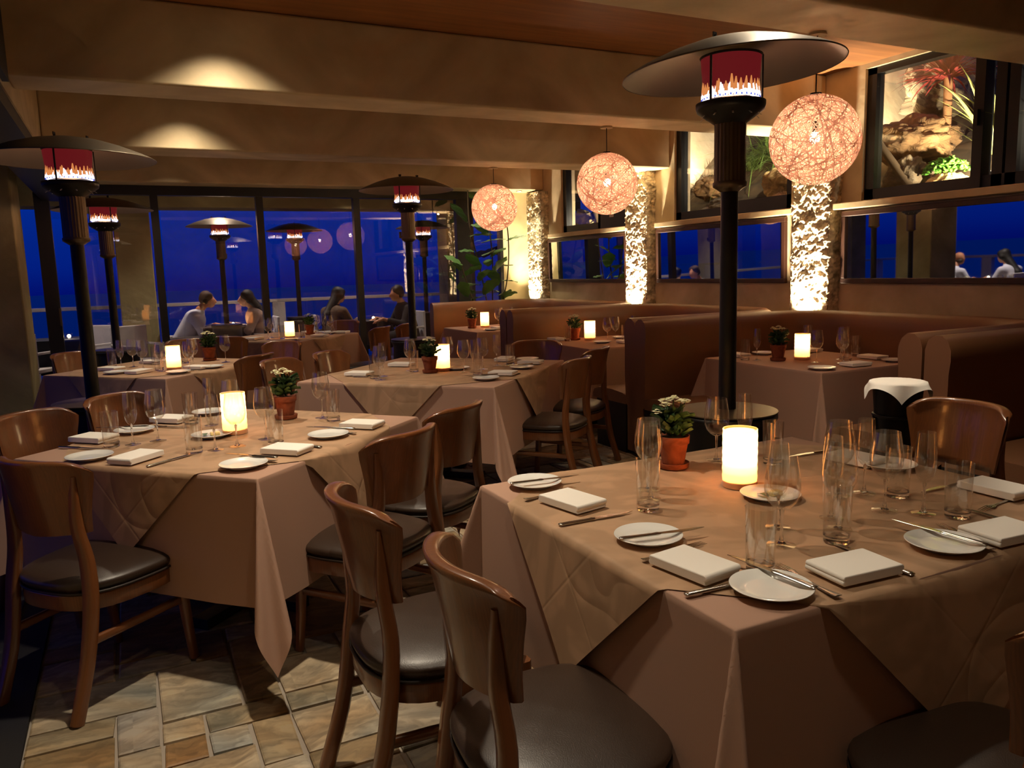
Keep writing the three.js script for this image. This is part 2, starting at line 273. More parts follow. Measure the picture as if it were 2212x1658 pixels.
struct('wall_far', [box(5.0, XW + 0.22, 0, CEIL, ZF - 0.12, ZF + 0.0), box(XL - 0.4, 5.08, 2.55, CEIL, ZF - 0.12, ZF)], M.creamWall, 'cream corner wall lit from above beside the fig');

// ---------------------------------------------------------------- booths
function sweep(path, prof) {
  const n = path.length, rings = [];
  for (let i = 0; i < n; i++) { const a = path[Math.max(0, i - 1)], b = path[Math.min(n - 1, i + 1)]; let dx = b[0] - a[0], dz = b[1] - a[1]; const l = Math.hypot(dx, dz); dx /= l; dz /= l; rings.push(prof.map(([o, y]) => [path[i][0] - dz * o, y, path[i][1] + dx * o])); }
  const P = prof.length; let len = 0; const lens = path.map((p, i) => (len += i ? Math.hypot(p[0] - path[i - 1][0], p[1] - path[i - 1][1]) : 0));
  const side = gridGeo(P, n - 1, (u, v) => { const i = Math.round(v * (n - 1)), k = Math.round(u * P); const p = rings[i][k % P]; return [p[0], p[1], p[2], lens[i], k * 0.08]; });
  const out = [side];
  const tri = THREE.ShapeUtils.triangulateShape(prof.map(([x, y]) => new THREE.Vector2(x, y)), []);
  for (const ring of [rings[0], rings[n - 1]]) { const pos = []; for (const t of tri) for (const k of t) pos.push(...ring[k]); const g = new THREE.BufferGeometry(); g.setAttribute('position', new THREE.Float32BufferAttribute(pos, 3)); g.computeVertexNormals(); out.push(g); }
  return merge(out);
}
function uPath(xe0, xe1, xb, zl, zr, r) {
  const p = []; const arc = (cx, cz, a0, a1) => { for (let i = 0; i <= 10; i++) { const a = a0 + (a1 - a0) * i / 10; p.push([cx + Math.cos(a) * r, cz + Math.sin(a) * r]); } };
  for (let i = 0; i < 8; i++) p.push([xe0 + (xb - r - xe0) * i / 8, zl]);
  arc(xb - r, zl + r, -Math.PI / 2, 0); for (let i = 1; i < 6; i++) p.push([xb, zl + r + (zr - zl - 2 * r) * i / 6]); arc(xb - r, zr - r, 0, Math.PI / 2);
  for (let i = 1; i <= 8; i++) p.push([xb - r + (xe1 - xb + r) * i / 8, zr]);
  return p;
}
const backProf = [[0.0, 0.40], [0.012, 0.6], [0.012, 0.86], [0.02, 0.93], [0.018, 0.985], [0.0, 1.03], [-0.035, 1.058], [-0.075, 1.055], [-0.11, 1.03], [-0.125, 0.98], [-0.125, 0.5], [-0.125, 0.03], [-0.02, 0.03], [-0.02, 0.38]];
const seatProf = [[0.0, 0.385], [0.0, 0.455], [0.05, 0.47], [0.2, 0.482], [0.4, 0.476], [0.46, 0.455], [0.482, 0.42], [0.475, 0.385]];
const baseProf = [[0.0, 0.0], [0.0, 0.384], [0.42, 0.384], [0.42, 0.0]];
[[3.7, 3.2, -2.58, -0.75, 'brown leather curved booth beyond the wooden chair and ice bucket'], [3.42, 3.72, -4.78, -2.86, 'brown leather curved booth round the first booth table from the ice bucket'], [3.36, 3.44, -6.86, -5.05, 'brown leather curved booth round the second booth table from the ice bucket'], [3.5, 3.36, -9.42, -7.13, 'brown leather curved booth before the fig plant']].forEach(([xe0, xe1, zl, zr, label]) => {
  const path = uPath(xe0, xe1, 5.02, zl, zr, 0.42), o = thing('booth', label, 'booth', [0, 0, 0]);
  const b = add('backrest', sweep(path, backProf), M.boothLeather, o); b.userData.label = 'brown leather back with rolled top';
  add('seat', sweep(path, seatProf), M.boothLeather, o); add('plinth', sweep(path, baseProf), M.black, o);
});

// ---------------------------------------------------------------- chairs
const chairProto = new THREE.Group();
{
  const c = chairProto; // front is +z
  const rim = (s, k = 1) => { const a = s * Math.PI * 2, ex = 0.235, ez = 0.225, p = 2.9; const cs = Math.cos(a), sn = Math.sin(a); const q = Math.pow(Math.pow(Math.abs(cs), p) + Math.pow(Math.abs(sn), p), -1 / p); let x = cs * q * ex * k, z = sn * q * ez * k; x *= 1 + 0.1 * z / 0.22; return [x, z]; };
  const cush = gridGeo(48, 9, (u, v) => { const t = v, k = t < 0.35 ? 0.93 + 0.07 * Math.sin(t / 0.35 * 1.57) : Math.cos((t - 0.35) / 0.65 * 1.57), y = t < 0.35 ? 0.408 + t / 0.35 * 0.032 : 0.44 + 0.042 * Math.sin((t - 0.35) / 0.65 * 1.57); const [x, z] = rim(u, Math.max(0.0005, k)); return [x, y, z, x * 2, z * 2]; });
  const seat = add('seat', cush, M.leather, c); seat.userData.label = 'dark brown leather seat cushion';
  add('welt', new THREE.TubeGeometry(new THREE.CatmullRomCurve3(Array.from({ length: 40 }, (_, i) => { const [x, z] = rim(i / 40, 0.985); return V3(x, 0.412, z); }), true), 90, 0.005, 6, true), M.welt, seat);
  add('seat_frame', gridGeo(48, 5, (u, v) => { const pr = [[0.93, 0.355], [0.97, 0.352], [0.975, 0.40], [0.955, 0.41], [0.80, 0.41], [0.80, 0.355]][Math.round(v * 5)]; const [x, z] = rim(u, pr[0]); return [x, pr[1], z, u * 1.5, v * 0.1]; }), M.wood, c);
  // curved yoke back
  const R = 0.256, zc = R - 0.235, top = 0.876, bot = 0.62, A = 0.96;
  const surf = (s, t, off) => { const w = 0.78 + 0.22 * Math.pow(Math.min(1, t / 0.8), 1.3); const wr = t > 0.8 ? 1 - 0.10 * Math.pow((t - 0.8) / 0.2, 2) : 1; const a = s * A * w * wr; const lean = (t - 0.5) * -0.05; const y = bot + (top - bot) * t - 0.012 * (1 - Math.abs(s)) * (t < 0.5 ? 1 - t * 2 : 0) - (t > 0.75 ? 0.03 * Math.pow(Math.abs(s), 6) * (t - 0.75) * 4 : 0); const r = R + off; return [Math.sin(a) * r, y, zc - Math.cos(a) * r + lean, s * 0.3 + 0.3, t * 0.25]; };
  const th = (t) => t > 0.88 ? 0.017 : 0.011; const rings = [];
  const N = 26; for (let i = 0; i <= N; i++) { const s = -1 + 2 * i / N, ring = [], e = Math.abs(s) > 0.99 ? 0.35 : 1; const ts = [0, 0.12, 0.3, 0.5, 0.7, 0.85, 0.93, 0.985]; for (const t of ts) ring.push(surf(s, t, th(t) * e)); ring.push(surf(s, 1.0, 0.007 * e), surf(s, 1.0, -0.007 * e)); for (const t of [...ts].reverse()) ring.push(surf(s, t, -th(t) * e)); rings.push(ring); }
  const br = uvBox(loft(rings.map((r) => r.map((p) => p.slice(0, 3))))); const sm = br; add('backrest', sm, M.wood, c);
  for (const s of [-1, 1]) {
    add('leg', bar([[s * 0.185, 0, -0.285], [s * 0.186, 0.2, -0.222], [s * 0.19, 0.40, -0.19], [s * 0.175, 0.53, -0.178], [s * 0.158, 0.64, -0.186], [s * 0.16, 0.74, -0.19], [s * 0.163, 0.82, -0.194]], (t) => 0.036 + 0.02 * Math.sin(Math.min(1, t * 1.3) * 3.1) * (t < 0.8 ? 1 : 1 - (t - 0.8) * 3), (t) => t > 0.72 ? Math.max(0.012, 0.034 - (t - 0.72) * 0.09) : 0.042 - 0.012 * t, 20), M.wood, c);
    add('leg', bar([[s * 0.20, 0, 0.215], [s * 0.197, 0.2, 0.195], [s * 0.195, 0.39, 0.185]], (t) => 0.03 + 0.012 * t, (t) => 0.03 + 0.012 * t, 8), M.wood, c);
    add('stretcher', bar([[s * 0.174, 0.25, -0.225], [s * 0.186, 0.25, 0], [s * 0.196, 0.25, 0.195]], 0.02, 0.03, 6), M.wood, c);
  }
  add('stretcher', bar([[-0.18, 0.255, 0.0], [0, 0.255, 0.0], [0.18, 0.255, 0.0]].map((p) => p), 0.02, 0.028, 4), M.wood, c);
}
const face = (dx, dz) => Math.atan2(dx, dz);
const CH = [
  [0.707, -2.015, 1, -0.014, 'near'], [0.782, -1.437, 0.996, 0.089, 'near2'], [1.46, -0.875, 0.05, -1, 'nearfront'], [2.79, -2.0, -1, 0.03, 'nearright'],
  [-0.17, -3.14, 0.75, -0.66, 'left1'], [0.785, -2.925, -0.57, -0.82, 'left2'], [1.16, -3.32, -0.58, -0.81, 'left3'], [-0.29, -3.95, 0.7, 0.72, 'left4'], [0.05, -4.31, 0.7, 0.72, 'left5'],
  [2.50, -4.55, -0.6, -0.8, 'mid1'], [2.93, -4.99, -0.6, -0.8, 'mid2'], [2.86, -5.46, -0.54, 0.84, 'mid3'], [1.06, -5.50, 0.65, 0.75, 'mid4'], [1.48, -5.78, 0.65, 0.75, 'mid5'],
  [-0.30, -7.28, 0.7, 0.7, 'back1'], [0.73, -6.28, -0.68, -0.73, 'back2'], [1.1, -7.05, -0.73, 0.68, 'back3'],
  [1.02, -8.42, 0.68, -0.73, 'far1'], [2.36, -8.5, -0.7, -0.7, 'far2'], [2.78, -8.86, -0.7, -0.7, 'far3'], [2.35, -9.72, -0.7, 0.7, 'far4'], [0.55, -7.95, 0.25, 0.97, 'back4'],
];
const CHL = {
  near: 'wooden chair at the ice-bucket table with its back towards the floor-track table', near2: 'wooden chair next to the bare cloth corner of the ice-bucket table', nearfront: 'wooden chair with its back to the photographer at the ice-bucket table', nearright: 'wooden chair with broad back beside the ice bucket',
  left1: 'wooden chair beside the dark floor track, its seat under the hanging cloth', left2: 'wooden chair behind the long hanging cloth corner of the floor-track table', left3: 'wooden chair between the floor-track table and the middle table', left4: 'wooden chair at the far side of the floor-track table, closest to the deck opening', left5: 'wooden chair in front of the heater pole at the floor-track table',
  mid1: 'wooden chair at the middle table with its leather seat showing, away from the booth end', mid2: 'wooden chair at the middle table next to the booth end', mid3: 'wooden chair facing the room between the middle table and second booth', mid4: 'wooden chair behind the middle table, next to the floor-track table', mid5: 'wooden chair behind the middle table, next to the glass-wall table',
  back1: 'wooden chair behind the heater-side table, closest to the deck opening', back2: 'wooden chair at the heater-side table with its back to the middle table', back3: 'wooden chair between the heater-side table and the glass-wall table', back4: 'wooden chair at the heater-side table with its back to the glass wall',
  far1: 'wooden chair at the glass-wall table next to the heater-side table', far2: 'wooden chair at the glass-wall table with its back to the third booth', far3: 'wooden chair beside the third booth end', far4: 'wooden chair against the far glass wall',
};
CH.forEach(([x, z, dx, dz, k]) => finish(copyOf(chairProto, 'dining_chair', CHL[k], 'chair', [x, 0, z], face(dx, dz))));

// ---------------------------------------------------------------- tables and their cloths
function samples(a, extra, n, m) { // sample positions from -(a+extra) to a+extra with lines on the edge
  const out = []; for (let i = 0; i < m; i++) out.push(-(a + extra) + extra * i / m); out.push(-a - 0.008, -a, -a + 0.008); for (let i = 1; i < n; i++) out.push(-a + 2 * a * i / n); out.push(a - 0.008, a, a + 0.008); for (let i = 1; i <= m; i++) out.push(a + extra * i / m); return out;
}
function clothGeo(a, b, drop, ph) {
  const ps = samples(a, drop, 12, 20), qs = samples(b, drop, 12, 20);
  const at = (p, q) => {
    const sp = Math.sign(p) || 1, sq = Math.sign(q) || 1, dp = Math.max(0, Math.abs(p) - a), dq = Math.max(0, Math.abs(q) - b); const P = Math.min(Math.abs(p), a), Q = Math.min(Math.abs(q), b);
    if (!dp && !dq) return [p, 0, q];
    const soft = (d) => d < 0.012 ? d * d / 0.024 : d - 0.006; // rounded edge
    if (dp && !dq) { const w = Math.sin(q * 5 + ph + sp) * 0.022 + Math.sin(q * 11 + ph * 2) * 0.008; const e = Math.min(1, (b - Q) / 0.15); return [sp * (a + Math.min(dp, 0.006) + dp * (0.03 + w * e)), -soft(dp), q]; }
    if (dq && !dp) { const w = Math.sin(p * 5 + ph * 1.7 + sq) * 0.022 + Math.sin(p * 12 + ph) * 0.008; const e = Math.min(1, (a - P) / 0.15); return [p, -soft(dq), sq * (b + Math.min(dq, 0.006) + dq * (0.03 + w * e))]; }
    const r = Math.hypot(dp, dq), f = Math.atan2(dq, dp), s2 = Math.sin(2 * f), dip = Math.exp(-Math.pow((f - Math.PI / 4) / 0.16, 2));
    const out = r * (0.36 * Math.pow(s2, 0.8) - 0.10 * dip) / Math.SQRT2, lat = r * 0.10 * Math.sin(4 * f) / Math.SQRT2, bx = Math.cos(f) * 0.03 * r + 0.006 * Math.cos(f), bz = Math.sin(f) * 0.03 * r + 0.006 * Math.sin(f);
    return [sp * (a + bx + out + lat), -soft(r) * 0.965, sq * (b + bz + out - lat)];
  };
  return gridGeo(ps.length - 1, qs.length - 1, (u, v) => { const p = ps[Math.round(u * (ps.length - 1))], q = qs[Math.round(v * (qs.length - 1))]; const c = at(p, q); return [c[0], c[1], c[2], p, q]; });
}
function overlayGeo(a, b, D, ph) {
  const ps = samples(a, D - a, 24, 12), cols = ps.length - 1, rows = 48;
  return gridGeo(cols, rows, (u, v) => {
    const p = ps[Math.round(u * cols)], qm = Math.max(0.0001, D - Math.abs(p)), k = Math.round(v * rows); let q;
    if (k < 12) q = -qm + Math.max(0, qm - b) * k / 12; else if (k <= 36) q = Math.min(qm, b) * (-1 + 2 * (k - 12) / 24); else q = Math.min(qm, b) + Math.max(0, qm - b) * (k - 36) / 12;
    const dp = Math.max(0, Math.abs(p) - a), dq = Math.max(0, Math.abs(q) - b), soft = (d) => d < 0.014 ? d * d / 0.028 : d - 0.007; let x = p, y = 0, z = q;
    if (dp) { x = Math.sign(p) * (a + 0.010 + Math.min(dp, 0.008) + dp * (0.075 + 0.06 * Math.sin(q * 9 + ph) * dp)); y = -soft(dp); }
    if (dq) { z = Math.sign(q) * (b + 0.010 + Math.min(dq, 0.008) + dq * (0.075 + 0.06 * Math.sin(p * 9 + ph * 2) * dq)); y = Math.min(y, -soft(dq)); }
    return [x, y + 0.003, z, (p + q) * 0.707, (p - q) * 0.707];
  });
}
const R45 = THREE.MathUtils.degToRad(43);
const TB = { // centre x, z, half sizes, turn, overlay reach, words
  near: [1.66, -1.678, 0.672, 0.59, 0, 1.05, 'the ice-bucket table'], left: [0.385, -3.585, 0.585, 0.585, R45, 0.92, 'the floor-track table'], mid: [1.955, -5.17, 0.69, 0.69, R45, 1.04, 'the middle table'],
  back: [0.24, -6.78, 0.585, 0.585, R45, 0.92, 'the heater-side table'], far: [1.62, -9.2, 0.585, 0.585, R45, 0.92, 'the glass-wall table'],
  booth1: [4.31, -4.04, 0.475, 0.54, 0, 0, 'the first booth table from the ice bucket'], booth2: [3.99, -6.2, 0.475, 0.5, 0, 0, 'the second booth table from the ice bucket'], booth3: [4.0, -8.6, 0.475, 0.5, 0, 0, 'the third booth table from the ice bucket'],
};
const TOP = 0.762;
Object.entries(TB).forEach(([key, [x, z, a, b, turn, D, words]], i) => {
  const t = thing('dining_table', 'square pedestal table hidden under the cloths of ' + words, 'table', [x, 0, z], turn);
  add('tabletop', rbox(a * 2 - 0.01, 0.035, b * 2 - 0.01, 0.008, 0, TOP - 0.021, 0), M.frameWood, t);
  add('pedestal', cyl(0.05, 0.04, 0.68, 0, 0.04, 0, 16), M.black, t); add('foot', [box(-0.3, 0.3, 0, 0.045, -0.04, 0.04), box(-0.04, 0.04, 0, 0.045, -0.3, 0.3)], M.black, t);
  const c = solo('tablecloth', clothGeo(a, b, 0.47, i * 1.3), M.underCloth, 'tan tablecloth hanging in corner folds from ' + words, 'tablecloth'); c.position.set(x, TOP, z); c.rotation.y = turn;
  if (D) { const o = solo('overlay_cloth', overlayGeo(a, b, D, i * 0.9), M.overCloth, 'olive tan overlay cloth laid cornerwise over ' + words, 'tablecloth'); o.position.set(x, TOP, z); o.rotation.y = turn; }
});

// ---------------------------------------------------------------- tableware
const P = {};
const proto = (k) => (P[k] = new THREE.Group());
{
  let g = proto('wine');
  add('bowl', lathe([[0.0045, 0.088], [0.010, 0.090], [0.022, 0.097], [0.034, 0.111], [0.0415, 0.13], [0.0432, 0.148], [0.0415, 0.17], [0.037, 0.20], [0.0335, 0.222], [0.0325, 0.222], [0.036, 0.20], [0.0404, 0.17], [0.0421, 0.148], [0.0404, 0.131], [0.033, 0.113], [0.021, 0.1], [0.0001, 0.094]], 28), M.glass, g);
  add('stem', lathe([[0.0001, 0.004], [0.012, 0.005], [0.006, 0.01], [0.0034, 0.03], [0.0036, 0.07], [0.0055, 0.088], [0.0001, 0.094]], 14), M.thickGlass, g);
  add('foot', lathe([[0.012, 0.006], [0.025, 0.0032], [0.034, 0.0018], [0.034, 0.0006], [0.0001, 0.0006]], 28), M.glass, g);
  g = proto('flute');
  add('bowl', lathe([[0.0045, 0.085], [0.012, 0.09], [0.021, 0.105], [0.0265, 0.13], [0.0275, 0.155], [0.0255, 0.19], [0.0225, 0.225], [0.0215, 0.225], [0.0246, 0.19], [0.0265, 0.155], [0.0255, 0.131], [0.02, 0.107], [0.0001, 0.092]], 26), M.glass, g);
  add('stem', lathe([[0.0001, 0.004], [0.011, 0.005], [0.006, 0.01], [0.0034, 0.03], [0.0034, 0.07], [0.005, 0.084], [0.0001, 0.092]], 14), M.thickGlass, g);
  add('foot', lathe([[0.011, 0.006], [0.023, 0.003], [0.031, 0.0018], [0.031, 0.0006], [0.0001, 0.0006]], 26), M.glass, g);
  g = proto('tumbler');
  add('wall', lathe([[0.0315, 0.02], [0.033, 0.06], [0.0352, 0.148], [0.034, 0.1485], [0.0318, 0.06], [0.0302, 0.02]], 30), M.glass, g);
  add('base', lathe([[0.0001, 0.0005], [0.0285, 0.0005], [0.0305, 0.003], [0.0315, 0.02], [0.0302, 0.02], [0.029, 0.016], [0.0001, 0.0145]], 30), M.thickGlass, g);
  g = proto('plate');
  add('dish', lathe([[0.0001, 0.003], [0.045, 0.003], [0.047, 0.0], [0.052, 0.0], [0.055, 0.004], [0.07, 0.009], [0.085, 0.015], [0.0865, 0.0165], [0.085, 0.018], [0.07, 0.0122], [0.056, 0.0085], [0.048, 0.0075], [0.0001, 0.0075]], 44), M.china, g);
  g = proto('napkin');
  { const sh = new THREE.Shape(); const w = 0.08, t = 0.0044; // folded cloth seen from its side: three layers joined at round folds
    sh.moveTo(-w, 0); sh.lineTo(w, 0); sh.absarc(w, t, t, -Math.PI / 2, Math.PI / 2, false); sh.lineTo(w * 0.93, t * 2); sh.lineTo(w * 0.91, t * 2.25); sh.lineTo(w * 0.97, t * 2.4); sh.absarc(w * 0.99, t * 3.1, t * 0.9, -Math.PI / 2, Math.PI / 2, false); sh.lineTo(-w * 0.98, t * 4.1); sh.absarc(-w * 0.98, t * 2.9, t * 1.2, Math.PI / 2, Math.PI * 1.5, false); sh.lineTo(-w * 0.9, t * 1.6); sh.lineTo(-w * 0.98, t * 1.4); sh.lineTo(-w, 0);
    const e = new THREE.ExtrudeGeometry(sh, { depth: 0.108, bevelEnabled: true, bevelSize: 0.0025, bevelThickness: 0.003, bevelSegments: 2, curveSegments: 6 }).translate(0, 0.0025, -0.054); add('folded_layers', uvBox(e), M.napkin, g); }
  const profBar = (len, pts, y0) => gridGeo(8, pts.length - 1, (u, v) => { const [z, hw, hh, yy] = pts[Math.round(v * (pts.length - 1))]; const a = u * Math.PI * 2; return [Math.cos(a) * hw, y0 + yy + Math.sin(a) * hh, z]; });
  g = proto('knife'); // lies along z, handle at -z
  add('handle', profBar(0, [[-0.11, 0.001, 0.001, 0.004], [-0.109, 0.008, 0.0035, 0.004], [-0.10, 0.0095, 0.004, 0.0042], [-0.06, 0.0078, 0.0038, 0.0042], [-0.02, 0.0065, 0.0036, 0.0042], [-0.008, 0.008, 0.004, 0.0045], [0.0, 0.0055, 0.003, 0.0045]], 0), M.silver, g);
  { const s = new THREE.Shape(); s.moveTo(-0.005, 0); s.lineTo(-0.0085, 0.03); s.quadraticCurveTo(-0.0115, 0.085, 0.003, 0.125); s.quadraticCurveTo(0.0065, 0.08, 0.006, 0.0); s.closePath(); add('blade', uvBox(new THREE.ExtrudeGeometry(s, { depth: 0.0012, bevelEnabled: true, bevelSize: 0.0004, bevelThickness: 0.0004, bevelSegments: 1 }).rotateX(Math.PI / 2).translate(0, 0.0052, 0)), M.silver, g); }
  g = proto('fork');
  { const bend = (ge) => { const p = ge.attributes.position; for (let i = 0; i < p.count; i++) { const z = p.getZ(i); p.setY(i, p.getY(i) + 0.002 + (z > 0.02 ? 0.35 * (z - 0.02) * (0.105 - z) * 3 + 0.0 : 0) + (z < -0.03 ? 0.006 * Math.pow((z + 0.03) / 0.07, 2) : 0)); } ge.computeVertexNormals(); return ge; };
    add('handle', bend(profBar(0, [[-0.1, 0.001, 0.001, 0], [-0.099, 0.0095, 0.0015, 0], [-0.085, 0.0105, 0.0018, 0], [-0.04, 0.006, 0.0018, 0], [0.0, 0.0038, 0.002, 0], [0.03, 0.004, 0.002, 0], [0.04, 0.008, 0.0014, 0], [0.055, 0.0118, 0.0012, 0], [0.062, 0.0118, 0.001, 0]], 0)), M.silver, g);
    for (let k = 0; k < 4; k++) { const x = -0.0092 + k * 0.00613; add('tine', bend(gridGeo(6, 6, (u, v) => { const a = u * Math.PI * 2, z = 0.058 + 0.05 * v, r = 0.0021 * (1 - 0.6 * v); return [x + Math.cos(a) * r, Math.sin(a) * r * 0.6, z]; })), M.silver, g); } }
  g = proto('candle');
  const ws = []; for (let i = 0; i <= 26; i++) ws.push([0.0525 + 0.0006 * Math.sin(i * 1.7), 0.001 + 0.179 * i / 26]);
  add('wax_shell', lathe([...ws, [0.0515, 0.182], [0.047, 0.181], [0.0455, 0.176]], 36), M.wax, g).userData.label = 'glowing translucent wax wall';
  add('wax_base', lathe([[0.0001, 0.0], [0.051, 0.0], [0.051, 0.022], [0.046, 0.024], [0.0001, 0.022]], 36), M.waxBase, g);
  add('flame', lathe([[0.0001, 0.0], [0.005, 0.004], [0.007, 0.012], [0.004, 0.026], [0.0001, 0.034]], 10).translate(0, 0.108, 0), M.candleFlame, g);
  g = proto('pot');
  add('pot', lathe([[0.0001, 0.014], [0.036, 0.014], [0.038, 0.02], [0.0495, 0.086], [0.0535, 0.0865], [0.0555, 0.112], [0.0505, 0.1125], [0.048, 0.102], [0.0001, 0.1]], 32), M.terracotta, g);
  add('saucer', lathe([[0.0001, 0.0], [0.046, 0.0], [0.052, 0.004], [0.0545, 0.02], [0.0515, 0.021], [0.0485, 0.012], [0.0001, 0.0115]], 32), M.terracotta, g);
  add('soil', cyl(0.047, 0.047, 0.004, 0, 0.1, 0, 20), M.soil, g);
  const leafShape = (l, w) => gridGeo(4, 5, (u, v) => { const s = (u - 0.5) * 2, ww = w * Math.sin(Math.min(1, v * 1.05) * 2.75 + 0.2) * (1 + 0.08 * Math.sin(v * 20)); return [s * ww, 0.012 * s * s - 0.05 * l * v * v * 4 * 0.4, l * v]; });
  const lv = []; for (let k = 0; k < 64; k++) { const gg = leafShape(rr(0.035, 0.06), rr(0.012, 0.019)); gg.rotateX(rr(-1.1, -0.1)).rotateY(k * 2.4 + rr(-0.3, 0.3)); const rad = rr(0.0, 0.035), a = k * 2.4; gg.translate(Math.sin(a) * rad, rr(0.108, 0.185), Math.cos(a) * rad); lv.push(gg); }
  add('foliage', lv, M.leaf, g); const st = [], heads = [[0, 0.235, 0], [0.035, 0.222, 0.015], [-0.036, 0.226, 0.01], [0.012, 0.218, -0.036], [-0.014, 0.22, 0.036], [0.045, 0.19, -0.025]];
  heads.forEach(([x, y, z]) => { st.push(tube([[x * 0.2, 0.11, z * 0.2], [x * 0.6, 0.17, z * 0.6], [x, y, z]], 0.0018, 6, 5)); const fl = []; for (let k = 0; k < 16; k++) { const a = k * 2.4, r = 0.0185 * Math.sqrt(k / 16), px = x + Math.cos(a) * r, pz = z + Math.sin(a) * r, py = y + 0.012 - r * r * 30 + rr(-0.002, 0.002); for (let q = 0; q < 4; q++) fl.push(new THREE.CircleGeometry(0.0042, 6).translate(0.004, 0, 0).rotateX(-Math.PI / 2 + rr(-0.4, 0.4)).rotateY(q * Math.PI / 2 + a).translate(px, py, pz)); } add('flower_cluster', fl, M.petal, g); });
  add('flower_stems', st, M.leaf, g);
}
